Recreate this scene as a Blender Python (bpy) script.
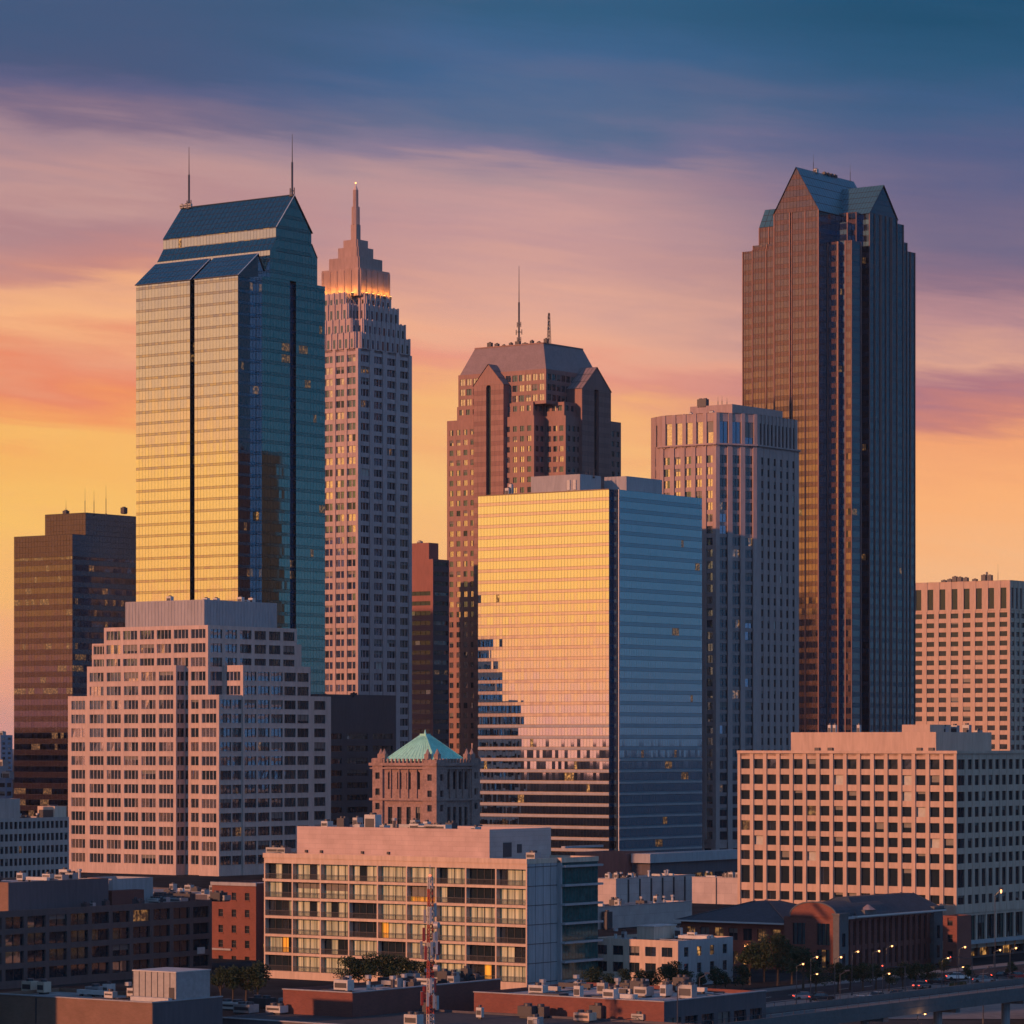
import bpy, math, random
from mathutils import Vector
random.seed(7)
R = math.radians
for o in list(bpy.data.objects): bpy.data.objects.remove(o)
scene = bpy.context.scene
COL = scene.collection
F, HY, H = 3500.0, 745.0, 45.0        # focal length in pixels, horizon row, eye height in metres

# ------------------------------------------------------------------ camera
cam = bpy.data.cameras.new('camera'); camo = bpy.data.objects.new('camera', cam); COL.objects.link(camo)
camo.location = (0, 0, H); camo.rotation_euler = (R(90), 0, 0)
cam.sensor_width = 36; cam.lens = 36 * F / 1024; cam.shift_y = (HY - 512) / 1024
cam.clip_start = 1; cam.clip_end = 60000
scene.camera = camo
scene.view_settings.view_transform = 'Standard'; scene.view_settings.look = 'None'
scene.view_settings.exposure = 0.0; scene.view_settings.gamma = 1
scene.render.resolution_x = 1024; scene.render.resolution_y = 1024

# ------------------------------------------------------------------ sky
def lin(c):
    return tuple(((v/255)/12.92 if v/255 <= .04045 else ((v/255+.055)/1.055)**2.4) for v in c)
W = bpy.data.worlds.new('World'); scene.world = W; W.use_nodes = True
nt = W.node_tree; N = nt.nodes; LK = nt.links
for n in list(N): N.remove(n)
def nd(t, **k):
    n = N.new(t)
    for a, b in k.items(): setattr(n, a, b)
    return n
def math_(op, a, b=None, c=None, clamp=False):
    n = nd('ShaderNodeMath', operation=op, use_clamp=clamp)
    for i, v in enumerate((a, b, c)):
        if v is None: continue
        if isinstance(v, (int, float)): n.inputs[i].default_value = v
        else: LK.new(v, n.inputs[i])
    return n.outputs[0]
def sstep(v, lo, hi):
    n = nd('ShaderNodeMapRange', interpolation_type='SMOOTHSTEP')
    LK.new(v, n.inputs[0]); n.inputs[1].default_value = lo; n.inputs[2].default_value = hi
    return n.outputs[0]
def mixc(f, a, b):
    n = nd('ShaderNodeMix', data_type='RGBA')
    if isinstance(f, float): n.inputs[0].default_value = f
    else: LK.new(f, n.inputs[0])
    for s, v in ((6, a), (7, b)):
        if isinstance(v, tuple): n.inputs[s].default_value = v + (1,)
        else: LK.new(v, n.inputs[s])
    return n.outputs[2]
def ramp(t, stops, gain=1.0):       # t already scaled so 0..1 covers elevation tangent 0..0.5
    n = nd('ShaderNodeValToRGB'); LK.new(t, n.inputs[0]); e = n.color_ramp.elements
    while len(e) > 1: e.remove(e[0])
    for i, (p, c) in enumerate(stops):
        el = e[0] if i == 0 else e.new(min(1, p*2))
        el.position = min(1, p*2); el.color = tuple(v*gain for v in lin(c)) + (1,)
    return n.outputs[0]
tc = nd('ShaderNodeTexCoord'); sep = nd('ShaderNodeSeparateXYZ'); LK.new(tc.outputs['Generated'], sep.inputs[0])
X, Y, Z = sep.outputs
hyp = math_('SQRT', math_('ADD', math_('MULTIPLY', X, X), math_('MULTIPLY', Y, Y)))
hyp = math_('MAXIMUM', hyp, .001)
hx = math_('DIVIDE', X, hyp); hy = math_('DIVIDE', Y, hyp); tz = math_('DIVIDE', Z, hyp)
def noise(sx, sz, detail, off=0.0, rough=.5, dist=0.0):
    cb = nd('ShaderNodeCombineXYZ')
    LK.new(math_('MULTIPLY', hx, sx), cb.inputs[0]); LK.new(math_('MULTIPLY', hy, sx), cb.inputs[1])
    LK.new(math_('ADD', math_('ADD', math_('MULTIPLY', tz, sz), math_('MULTIPLY', hx, sz*.10)), off), cb.inputs[2])
    n = nd('ShaderNodeTexNoise'); n.inputs['Scale'].default_value = 1; n.inputs['Detail'].default_value = detail
    n.inputs['Roughness'].default_value = rough; n.inputs['Distortion'].default_value = dist
    LK.new(cb.outputs[0], n.inputs['Vector']); return n.outputs[0]
n1 = noise(7, 34, 4, 3.1, .5, .4); n2 = noise(14, 120, 6, 8.7, .55, .6)
tw = math_('ADD', tz, math_('MULTIPLY', math_('SUBTRACT', n1, .5), .042))
tw = math_('ADD', tw, math_('MULTIPLY', math_('SUBTRACT', n2, .5), .022))
t2 = math_('MULTIPLY', tw, 2.0, clamp=True)
n5 = noise(24, 230, 8, 2.2, .62, .4)
tw = math_('ADD', tw, math_('MULTIPLY', math_('SUBTRACT', n5, .5), .012))
t2 = math_('MULTIPLY', tw, 2.0, clamp=True)
fl = ramp(t2, [(0,(242,160,140)),(.013,(248,168,130)),(.04,(252,186,112)),(.07,(254,196,102)),(.088,(252,186,98)),(.0957,(247,154,90)),(.1014,(238,134,94)),(.109,(238,152,112)),
               (.1175,(250,182,128)),(.127,(240,172,130)),(.134,(204,140,128)),(.1414,(190,136,134)),(.150,(178,134,138)),(.1586,(192,148,146)),(.170,(166,136,146)),(.1786,(128,110,134)),
               (.187,(94,96,132)),(.1957,(72,88,124)),(.2129,(64,88,124)),(.30,(60,84,124)),(.5,(70,98,150))])
fm = ramp(t2, [(0,(244,168,130)),(.05,(252,186,120)),(.075,(252,194,122)),(.09,(248,180,118)),(.1043,(234,152,130)),(.1186,(238,174,144)),(.130,(226,168,148)),(.15,(192,148,152)),(.1614,(164,138,150)),
               (.168,(124,118,148)),(.1786,(90,108,142)),(.1957,(62,100,142)),(.2129,(46,92,128)),(.30,(54,84,124)),(.5,(70,98,150))])
fr = ramp(t2, [(0,(246,176,130)),(.05,(252,188,132)),(.07,(255,180,118)),(.088,(246,166,114)),(.096,(206,132,120)),(.104,(174,118,130)),(.111,(222,164,142)),(.120,(190,142,144)),(.130,(142,114,134)),
               (.1443,(112,104,134)),(.1614,(84,94,134)),(.1786,(58,92,132)),(.1957,(38,86,122)),(.2129,(24,78,112)),(.30,(50,80,122)),(.5,(70,98,150))])
we = ramp(t2, [(0,(228,158,138)), (.014,(240,168,132)), (.026,(250,174,112)), (.046,(255,192,100)), (.072,(255,198,108)), (.092,(238,182,122)),
               (.112,(216,174,132)), (.140,(190,158,136)), (.18,(140,128,136)), (.26,(80,92,120)), (.5,(66,84,124))], 1.0)
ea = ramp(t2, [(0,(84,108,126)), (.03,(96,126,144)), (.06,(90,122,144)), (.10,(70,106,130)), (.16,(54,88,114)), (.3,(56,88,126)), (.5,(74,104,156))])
front = mixc(sstep(hx, -.12, .0), fl, mixc(sstep(hx, .01, .125), fm, fr))
n3 = noise(6, 46, 5, 1.3, .5, .5)
band = math_('MULTIPLY', sstep(tz, .07, .11), math_('SUBTRACT', 1.0, sstep(tz, .15, .19)))
front = mixc(math_('MULTIPLY', math_('MULTIPLY', sstep(n3, .38, .80), math_('MULTIPLY', band, math_('SUBTRACT', 1.0, math_('MULTIPLY', sstep(hx, .02, .11), .75)))), .22), front, lin((234,184,160)))
n4 = noise(5, 40, 5, 5.3, .5, .5)
front = mixc(math_('MULTIPLY', sstep(n4, .50, .78), .12), front, mixc(sstep(tz, .07, .15), lin((232,128,98)), lin((140,108,130))))
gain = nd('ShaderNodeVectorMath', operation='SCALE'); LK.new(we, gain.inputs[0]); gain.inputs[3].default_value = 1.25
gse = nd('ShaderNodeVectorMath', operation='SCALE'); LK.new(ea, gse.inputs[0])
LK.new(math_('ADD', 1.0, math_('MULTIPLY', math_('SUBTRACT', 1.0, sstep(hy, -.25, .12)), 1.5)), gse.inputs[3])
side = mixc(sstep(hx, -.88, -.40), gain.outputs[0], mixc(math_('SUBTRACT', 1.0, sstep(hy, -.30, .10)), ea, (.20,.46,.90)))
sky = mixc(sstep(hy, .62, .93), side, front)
ns = nd('ShaderNodeTexSky', sky_type='NISHITA', sun_disc=False, sun_elevation=R(12.5), sun_rotation=R(230))
nsc = nd('ShaderNodeVectorMath', operation='SCALE'); LK.new(ns.outputs[0], nsc.inputs[0]); nsc.inputs[3].default_value = .10
zen = nd('ShaderNodeMix', data_type='RGBA', blend_type='MIX')
sky = mixc(math_('MULTIPLY', sstep(tz, .25, .9), .5), sky, nsc.outputs[0])
bg = nd('ShaderNodeBackground'); LK.new(sky, bg.inputs[0]); bg.inputs[1].default_value = 1.0
wo = nd('ShaderNodeOutputWorld'); LK.new(bg.outputs[0], wo.inputs[0])

# ------------------------------------------------------------------ sun: low in the west, left of and behind the camera
SA, SE = R(50), R(12.5)
sl = bpy.data.lights.new('sun', 'SUN'); sl.energy = 4.1; sl.color = (1, .42, .20); sl.angle = R(1.2)
so = bpy.data.objects.new('sun', sl); COL.objects.link(so)
sd = Vector((-math.sin(SA)*math.cos(SE), -math.cos(SA)*math.cos(SE), math.sin(SE)))
so.rotation_euler = sd.to_track_quat('Z', 'Y').to_euler()

# ------------------------------------------------------------------ materials
MATS = {}
def mk(name, col, rough=.7, metal=0.0, emit=None, es=0, var=.16, vs=.15, fine=1.6, streak=False, spec=.3):
    m = bpy.data.materials.new(name); m.use_nodes = True; t = m.node_tree; b = t.nodes['Principled BSDF']
    b.inputs['Roughness'].default_value = rough; b.inputs['Metallic'].default_value = metal
    b.inputs['Specular IOR Level'].default_value = spec
    b.inputs['Base Color'].default_value = tuple(col) + (1,)
    if var > 0:
        c = t.nodes.new('ShaderNodeTexCoord'); mp = t.nodes.new('ShaderNodeMapping')
        t.links.new(c.outputs['Object'], mp.inputs[0])
        mp.inputs['Scale'].default_value = (1, 1, .15 if streak else 1)
        a = t.nodes.new('ShaderNodeTexNoise'); a.inputs['Scale'].default_value = vs; a.inputs['Detail'].default_value = 6
        a.inputs['Roughness'].default_value = .65
        f = t.nodes.new('ShaderNodeTexNoise'); f.inputs['Scale'].default_value = fine; f.inputs['Detail'].default_value = 3
        t.links.new(mp.outputs[0], a.inputs[0]); t.links.new(mp.outputs[0], f.inputs[0])
        s = t.nodes.new('ShaderNodeMath'); s.operation = 'ADD'; t.links.new(a.outputs[0], s.inputs[0]); t.links.new(f.outputs[0], s.inputs[1])
        r = t.nodes.new('ShaderNodeMapRange'); r.inputs[1].default_value = .7; r.inputs[2].default_value = 1.3
        r.inputs[3].default_value = 1-var; r.inputs[4].default_value = 1+var; t.links.new(s.outputs[0], r.inputs[0])
        v = t.nodes.new('ShaderNodeVectorMath'); v.operation = 'SCALE'; v.inputs[0].default_value = col
        t.links.new(r.outputs[0], v.inputs[3]); t.links.new(v.outputs[0], b.inputs['Base Color'])
    if emit:
        b.inputs['Emission Color'].default_value = tuple(emit) + (1,); b.inputs['Emission Strength'].default_value = es
    MATS[name] = m; return m
def brickmat(name, c1, c2, mortar, bw, bh, ms=.02, rough=.85):
    m = mk(name, c1, rough, var=0); t = m.node_tree; b = t.nodes['Principled BSDF']
    c = t.nodes.new('ShaderNodeTexCoord'); sx = t.nodes.new('ShaderNodeSeparateXYZ'); t.links.new(c.outputs['Object'], sx.inputs[0])
    ad = t.nodes.new('ShaderNodeMath'); ad.operation = 'ADD'; t.links.new(sx.outputs[0], ad.inputs[0]); t.links.new(sx.outputs[1], ad.inputs[1])
    cb = t.nodes.new('ShaderNodeCombineXYZ'); t.links.new(ad.outputs[0], cb.inputs[0]); t.links.new(sx.outputs[2], cb.inputs[1])
    br = t.nodes.new('ShaderNodeTexBrick'); t.links.new(cb.outputs[0], br.inputs['Vector'])
    br.inputs['Color1'].default_value = c1+(1,); br.inputs['Color2'].default_value = c2+(1,); br.inputs['Mortar'].default_value = mortar+(1,)
    br.inputs['Scale'].default_value = 1; br.inputs['Brick Width'].default_value = bw; br.inputs['Row Height'].default_value = bh
    br.inputs['Mortar Size'].default_value = ms
    n = t.nodes.new('ShaderNodeTexNoise'); n.inputs['Scale'].default_value = .35; n.inputs['Detail'].default_value = 7
    t.links.new(c.outputs['Object'], n.inputs[0])
    r = t.nodes.new('ShaderNodeMapRange'); r.inputs[1].default_value = .3; r.inputs[2].default_value = .7; r.inputs[3].default_value = .9; r.inputs[4].default_value = 1.1
    t.links.new(n.outputs[0], r.inputs[0])
    v = t.nodes.new('ShaderNodeVectorMath'); v.operation = 'SCALE'; t.links.new(br.outputs[0], v.inputs[0]); t.links.new(r.outputs[0], v.inputs[3])
    t.links.new(v.outputs[0], b.inputs['Base Color']); return m
def curtainmat(name, c1, c2, emit=0.0):
    m = mk(name, c1, .35, var=0, spec=.6); t = m.node_tree; b = t.nodes['Principled BSDF']
    c = t.nodes.new('ShaderNodeTexCoord'); w = t.nodes.new('ShaderNodeTexNoise'); w.inputs['Scale'].default_value = 1
    mp = t.nodes.new('ShaderNodeMapping'); mp.inputs['Scale'].default_value = (1.6, 1.6, .04); t.links.new(c.outputs['Object'], mp.inputs[0])
    t.links.new(mp.outputs[0], w.inputs[0]); w.inputs['Detail'].default_value = 3
    r = t.nodes.new('ShaderNodeMapRange'); r.inputs[1].default_value = .38; r.inputs[2].default_value = .62; t.links.new(w.outputs[0], r.inputs[0])
    x = t.nodes.new('ShaderNodeMix'); x.data_type = 'RGBA'; x.inputs[6].default_value = c1+(1,); x.inputs[7].default_value = c2+(1,)
    t.links.new(r.outputs[0], x.inputs[0]); t.links.new(x.outputs[2], b.inputs['Base Color'])
    if emit: t.links.new(x.outputs[2], b.inputs['Emission Color']); b.inputs['Emission Strength'].default_value = emit
    return m
# mirror-coated glasses (metallic = coated), tinted; towers get separate painted lit-side and shade-side tones
mk('glass_sunlit', (.80,.72,.66), .035, 1, var=.05, vs=.5)
mk('glass_sunlit_spandrel', (.60,.50,.44), .10, 1, var=.08, vs=.4)
mk('glass_mirror_shade', (.28,.49,.64), .035, .8, var=.06, vs=.4)
mk('glass_mirror_shade_spandrel', (.20,.36,.48), .12, .65, var=.08, vs=.4)
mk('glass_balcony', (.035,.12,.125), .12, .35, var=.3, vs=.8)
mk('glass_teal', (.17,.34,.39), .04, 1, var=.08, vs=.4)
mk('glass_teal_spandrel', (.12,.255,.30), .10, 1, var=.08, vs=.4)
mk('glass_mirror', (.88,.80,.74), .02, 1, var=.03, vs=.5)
mk('glass_mirror_spandrel', (.78,.60,.47), .12, .6, var=.05, vs=.5)
mk('glass_bronze', (.31,.20,.205), .05, 1, var=.12, vs=.4)
mk('glass_bronze_spandrel', (.215,.125,.125), .14, .85, var=.12, vs=.4)
mk('glass_navy', (.09,.19,.28), .05, 1, var=.1, vs=.4)
mk('glass_navy_spandrel', (.07,.145,.22), .2, .8, var=.1, vs=.4)
mk('glass_dark', (.10,.13,.17), .06, .9, var=.1)
mk('pane', (.16,.19,.23), .04, .85, var=.15, vs=.6)
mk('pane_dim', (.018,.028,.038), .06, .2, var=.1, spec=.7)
mk('pane_sunlit', (.72,.58,.5), .06, .9, var=.2, vs=.8)  # brighter pane tone for sunlit faces, sunset reflection put into the colour
mk('blind', (.11,.105,.10), .5, 0, var=.2, vs=1.5, spec=.6)
mk('pane_blind', (.34,.33,.30), .4, 0, var=.15, vs=1, spec=.6)

def litmat_(name, col, s0, base, metal):
    m = mk(name, base, .1, metal, var=0); t = m.node_tree; b = t.nodes['Principled BSDF']
    c = t.nodes.new('ShaderNodeTexCoord'); n = t.nodes.new('ShaderNodeTexNoise'); n.inputs['Scale'].default_value = 1.1; n.inputs['Detail'].default_value = 5
    t.links.new(c.outputs['Object'], n.inputs[0]); r = t.nodes.new('ShaderNodeMapRange'); r.inputs[1].default_value = .47; r.inputs[2].default_value = .72
    r.inputs[3].default_value = s0*.08; r.inputs[4].default_value = s0*1.6; t.links.new(n.outputs[0], r.inputs[0]); t.links.new(r.outputs[0], b.inputs['Emission Strength'])
    b.inputs['Emission Color'].default_value = tuple(col)+(1,)
litmat_('pane_lit', (1,.46,.12), .6, (.1,.08,.06), .2)
litmat_('pane_lit_soft', (1,.46,.14), .22, (.16,.14,.13), .7)
mk('mullion', (.05,.05,.06), .5, .3, var=0)
mk('mullion_gold', (.16,.12,.08), .4, .5, var=0)
mk('mullion_light', (.45,.42,.38), .5, .2, var=0)
mk('roof_blue', (.17,.38,.40), .14, 1, var=.10, vs=.5)
mk('roof_teal', (.10,.25,.30), .35, .7, var=.15, vs=.3)
mk('roof_slate', (.21,.16,.165), .6, 0, var=.15, vs=.3)
mk('stone_pink', (.50,.38,.35), .8, streak=True)
mk('stone_crown', (.31,.21,.19), .8, streak=True, var=.2)
mk('stone_deco', (.38,.29,.285), .8, vs=.28, streak=True, var=.2)
mk('stone_light', (.43,.325,.285), .8, vs=.28, streak=True)
mk('stone_light_dark', (.42,.36,.34), .8, streak=True)
mk('granite_brown', (.215,.105,.095), .45, streak=True, var=.2, spec=.5)
mk('granite_brown_dark', (.20,.10,.09), .45, streak=True, var=.2)
mk('glass_plum', (.20,.15,.19), .05, 1, var=.15, vs=.4)
mk('glass_plum_spandrel', (.14,.095,.11), .14, .85, var=.15, vs=.4)
mk('granite_red', (.22,.085,.075), .6, streak=True)
mk('spandrel_dark', (.23,.17,.165), .5, var=.2, vs=.5)
mk('stone_octagon', (.32,.23,.215), .7, vs=.28, streak=True)
mk('concrete_tan', (.44,.315,.245), .85, vs=.28, streak=True, var=.14)
mk('concrete_warm', (.33,.265,.24), .85, vs=.28, streak=True, var=.15)
mk('concrete_grey', (.29,.28,.29), .85, vs=.28, streak=True, var=.15)
mk('concrete_apartment', (.48,.36,.28), .85, vs=.28, streak=True)
mk('concrete_bridge', (.10,.10,.105), .85)
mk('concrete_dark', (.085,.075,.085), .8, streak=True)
mk('concrete_brown', (.10,.072,.070), .8, streak=True)
mk('stone_green_roof_building', (.25,.165,.145), .85, var=.3, vs=.5)
mk('copper_green', (.28,.62,.52), .55, .1, var=.18, vs=.5, streak=True)
mk('metal_grey', (.30,.30,.31), .5, .4)
mk('metal_dark', (.07,.07,.08), .5, .5, var=0)
mk('metal_white', (.42,.41,.40), .5, .1)
mk('white_trim', (.5,.49,.48), .5, .2, var=0)
mk('roof_gravel', (.24,.22,.22), .95, var=.5, vs=.2, fine=1.0)
mk('roof_pale', (.34,.31,.31), .9, var=.55, vs=.22, fine=1.1)
mk('roof_dark', (.05,.05,.055), .9, var=.3, vs=.12, fine=.8)
mk('roof_asphalt_shingle', (.045,.055,.07), .8, var=.2, vs=.4)
brickmat('panel_apartment', (.47,.345,.31), (.44,.32,.285), (.36,.27,.24), 3.0, .9, .03)
brickmat('panel_warehouse', (.42,.345,.32), (.39,.32,.30), (.25,.21,.20), 4.5, 3.0, .03)
brickmat('brick_red', (.19,.060,.045), (.15,.048,.038), (.17,.10,.08), .5, .16, .012)
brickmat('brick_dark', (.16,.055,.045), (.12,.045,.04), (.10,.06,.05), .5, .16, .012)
brickmat('brick_tan', (.20,.11,.08), (.17,.095,.065), (.2,.13,.1), .5, .16, .012)
curtainmat('curtain', (.52,.52,.36), (.20,.24,.17), .06)
curtainmat('curtain_lit', (.85,.42,.04), (.4,.17,.02), .42)
mk('steel_red', (.26,.04,.035), .5, .1, var=0)
mk('steel_white', (.34,.32,.32), .5, .1, var=0)
mk('asphalt', (.035,.036,.042), .9, spec=.1, var=.3, vs=.03, fine=.3)
mk('deck_asphalt', (.11,.11,.115), .85, var=.3, vs=.1, fine=.8)
mk('pavement', (.16,.15,.15), .9, var=.25, vs=.1, fine=.6)
mk('ground', (.030,.032,.036), .95, var=.4, vs=.01, fine=.08, spec=0)
mk('road_paint', (.6,.6,.55), .7, var=0)
mk('bark', (.06,.045,.035), .9)
mk('leaf', (.018,.034,.016), .7, var=.6, vs=.8, fine=3)
mk('leaf_dry', (.035,.042,.016), .7, var=.5, vs=.8, fine=3)
mk('grass', (.03,.055,.02), .9, var=.4)
mk('lamp_glow', (1,.6,.3), .5, emit=(1,.38,.12), es=4, var=0)
mk('crown_glow', (1,.6,.3), .5, emit=(1,.46,.10), es=3, var=0)
mk('red_light', (1,.1,.05), .5, emit=(1,.08,.04), es=4, var=0)
mk('car_dark', (.02,.022,.03), .25, .3, var=0, spec=.6)
mk('car_white', (.6,.6,.6), .3, 0, var=0, spec=.6)
mk('car_red', (.35,.02,.02), .3, 0, var=0, spec=.6)
mk('car_silver', (.3,.31,.33), .3, .6, var=0)
mk('tyre', (.02,.02,.02), .8, var=0)

# ------------------------------------------------------------------ mesh helpers
class MB:
    def __init__(s): s.v=[]; s.f=[]; s.m=[]; s.mats=[]
    def mi(s, mat):
        if mat not in s.mats: s.mats.append(mat)
        return s.mats.index(mat)
    def face(s, pts, mat):
        i=len(s.v); s.v.extend(pts); s.f.append(tuple(range(i,i+len(pts)))); s.m.append(s.mi(mat))
    def box(s, x0,x1,y0,y1,z0,z1, mat, bottom=False):
        P=lambda a,b,c:(a,b,c)
        s.face([P(x0,y0,z0),P(x1,y0,z0),P(x1,y0,z1),P(x0,y0,z1)],mat)
        s.face([P(x1,y0,z0),P(x1,y1,z0),P(x1,y1,z1),P(x1,y0,z1)],mat)
        s.face([P(x1,y1,z0),P(x0,y1,z0),P(x0,y1,z1),P(x1,y1,z1)],mat)
        s.face([P(x0,y1,z0),P(x0,y0,z0),P(x0,y0,z1),P(x0,y1,z1)],mat)
        s.face([P(x0,y0,z1),P(x1,y0,z1),P(x1,y1,z1),P(x0,y1,z1)],mat)
        if bottom: s.face([P(x0,y1,z0),P(x1,y1,z0),P(x1,y0,z0),P(x0,y0,z0)],mat)
    def bar(s, a, b, r, mat, n=5, r2=None):
        a=Vector(a); b=Vector(b); d=(b-a).normalized(); u=d.orthogonal().normalized(); w=d.cross(u); r2=r if r2 is None else r2
        A=[tuple(a+(u*math.cos(2*math.pi*k/n)+w*math.sin(2*math.pi*k/n))*r) for k in range(n)]
        B=[tuple(b+(u*math.cos(2*math.pi*k/n)+w*math.sin(2*math.pi*k/n))*r2) for k in range(n)]
        for k in range(n): s.face([A[k],A[(k+1)%n],B[(k+1)%n],B[k]],mat)
        s.face(B,mat); s.face(A[::-1],mat)
    def ball(s, c, r, mat, n=8, m=5):
        for j in range(m):
            for i in range(n):
                def p(i,j):
                    th=math.pi*j/m; ph=2*math.pi*i/n
                    return (c[0]+r*math.sin(th)*math.cos(ph), c[1]+r*math.sin(th)*math.sin(ph), c[2]+r*math.cos(th))
                s.face([p(i,j),p(i,j+1),p(i+1,j+1),p(i+1,j)],mat)
    def build(s, name, parent=None, smooth=False):
        me=bpy.data.meshes.new(name); me.from_pydata(s.v,[],s.f)
        for m in s.mats: me.materials.append(MATS[m])
        me.polygons.foreach_set('material_index', s.m)
        if smooth: me.polygons.foreach_set('use_smooth',[True]*len(s.f))
        me.update(); o=bpy.data.objects.new(name,me); COL.objects.link(o)
        if parent is not None: o.parent=parent
        return o
def tag(o, label=None, cat=None, group=None, kind=None):
    if label: o['label']=label
    if cat: o['category']=cat
    if group: o['group']=group
    if kind: o['kind']=kind
    return o
def empty(name, loc, rz, label, cat, group=None):
    o=bpy.data.objects.new(name,None); COL.objects.link(o); o.location=loc; o.rotation_euler=(0,0,rz); o.empty_display_size=2
    return tag(o,label,cat,group)
def G(px, py, z=0.0):                  # the ground point seen at a pixel
    D=(H-z)*F/(py-HY); return ((px-512)/F*D, D)
def inset(poly, d):
    n=len(poly); out=[]
    for i in range(n):
        p,q,r=Vector(poly[i-1]),Vector(poly[i]),Vector(poly[(i+1)%n])
        a=(q-p).normalized(); b=(r-q).normalized(); na=Vector((-a.y,a.x)); nb=Vector((-b.y,b.x))
        den=1+na.dot(nb)
        out.append(tuple(q+(na+nb)*d/max(den,.2)) if den>.05 else tuple(q+na*d))
    return out

TH = R(36)
class Bld:
    """local frame: near corner at the origin, left face along -x, right face along +y"""
    def __init__(s, name, label, cat, xc, D, th=TH, group=None, vis=None):
        s.D=D; s.th=th; s.O=((xc-512)/F*D, D); s.ux=(math.cos(th),-math.sin(th)); s.uy=(math.sin(th),math.cos(th))
        s.root=empty(name,(s.O[0],s.O[1],0),-th,label,cat,group); s.mbs={}; s.win=[]; s.vis=vis or (0,0,1024,1024)
    def w(s,u,v): return (s.O[0]+u*s.ux[0]+v*s.uy[0], s.O[1]+u*s.ux[1]+v*s.uy[1])
    def U(s,px,v=0):
        r=(px-512)/F; bx,by=s.O[0]+v*s.uy[0],s.O[1]+v*s.uy[1]
        return (r*by-bx)/(s.ux[0]-r*s.ux[1])
    def V(s,px,u=0):
        r=(px-512)/F; bx,by=s.O[0]+u*s.ux[0],s.O[1]+u*s.ux[1]
        return (r*by-bx)/(s.uy[0]-r*s.uy[1])
    def Z(s,py,u=0,v=0): return H+(HY-py)*s.w(u,v)[1]/F
    def proj(s,u,v,z):
        X,Yy=s.w(u,v); return 512+F*X/Yy, HY-(z-H)*F/Yy
    def mb(s,part):
        if part not in s.mbs: s.mbs[part]=MB()
        return s.mbs[part]
    def box(s,part,u0,u1,v0,v1,z0,z1,mat,bottom=False):
        m=MB(); m.box(u0,u1,v0,v1,z0,z1,mat,bottom); return m.build(part,s.root)
    def prism(s, path, z0, z1, wall, roof='roof_gravel', parapet=1.0, part='wall', rpart='roof'):
        """path: counter-clockwise [(u,v,style)] ; style applies to the edge that starts there"""
        n=len(path); mb=s.mb(part)
        for i in range(n):
            p0=path[i][:2]; p1=path[(i+1)%n][:2]; st=path[i][2] if len(path[i])>2 else None
            if st: st(s,p0,p1,z0,z1)
            else: mb.face([(*p0,z0),(*p1,z0),(*p1,z1),(*p0,z1)],wall)
        poly=[p[:2] for p in path]; ins=inset(poly,.35)
        if parapet>0:
            for i in range(n):
                j=(i+1)%n
                mb.face([(*poly[i],z1),(*poly[j],z1),(*ins[j],z1),(*ins[i],z1)],wall)
                mb.face([(*ins[i],z1),(*ins[j],z1),(*ins[j],z1-parapet),(*ins[i],z1-parapet)],wall)
            s.mb(rpart).face([(*p,z1-parapet) for p in ins],roof)
        else: s.mb(rpart).face([(*p,z1) for p in poly],roof)
    def rect(s,u0,u1,v0,v1,L=None,Rr=None):     # rectangle path with left-face and right-face styles
        return [(u0,v0,L),(u1,v0,Rr),(u1,v1,None),(u0,v1,None)]
    def finish(s, keep=100):
        for k,m in s.mbs.items():
            if m.f: m.build(k,s.root)
        vis=[w for w in s.win if s.vis[0]<=w[2]<=s.vis[2] and s.vis[1]<=w[3]<=s.vis[3]]
        rest=[w for w in s.win if not (s.vis[0]<=w[2]<=s.vis[2] and s.vis[1]<=w[3]<=s.vis[3])]
        vis.sort(key=lambda w:-w[1]); vis,extra=vis[:keep],vis[keep:]
        for w in vis: w[0].build('window',s.root)
        ex=extra+rest
        if len(ex)>0:
            m=MB()
            for w in ex:
                off=len(m.v); m.v.extend(w[0].v)
                for f,mi in zip(w[0].f,w[0].m):
                    m.f.append(tuple(i+off for i in f)); m.m.append(m.mi(w[0].mats[mi]))
            tag(m.build('windows',s.root),kind='stuff')
        return s.root
def frame(p0,p1):
    L=math.hypot(p1[0]-p0[0],p1[1]-p0[1]); t=((p1[0]-p0[0])/L,(p1[1]-p0[1])/L); n=(t[1],-t[0])
    def P(sv,z,o=0): return (p0[0]+t[0]*sv+n[0]*o, p0[1]+t[1]*sv+n[1]*o, z)
    return L,P
def fbox(mb,P,s0,s1,z0,z1,o0,o1,mat):        # a box on a face, o1 the outer side
    mb.face([P(s0,z0,o1),P(s1,z0,o1),P(s1,z1,o1),P(s0,z1,o1)],mat)
    mb.face([P(s0,z0,o0),P(s0,z0,o1),P(s0,z1,o1),P(s0,z1,o0)],mat)
    mb.face([P(s1,z0,o1),P(s1,z0,o0),P(s1,z1,o0),P(s1,z1,o1)],mat)
    mb.face([P(s0,z1,o1),P(s1,z1,o1),P(s1,z1,o0),P(s0,z1,o0)],mat)
    mb.face([P(s0,z0,o0),P(s1,z0,o0),P(s1,z0,o1),P(s0,z0,o1)],mat)
def pickmat(mats):
    x=random.random(); a=0
    for m,p in mats:
        a+=p
        if x<a: return m
    return mats[0][0]
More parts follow.
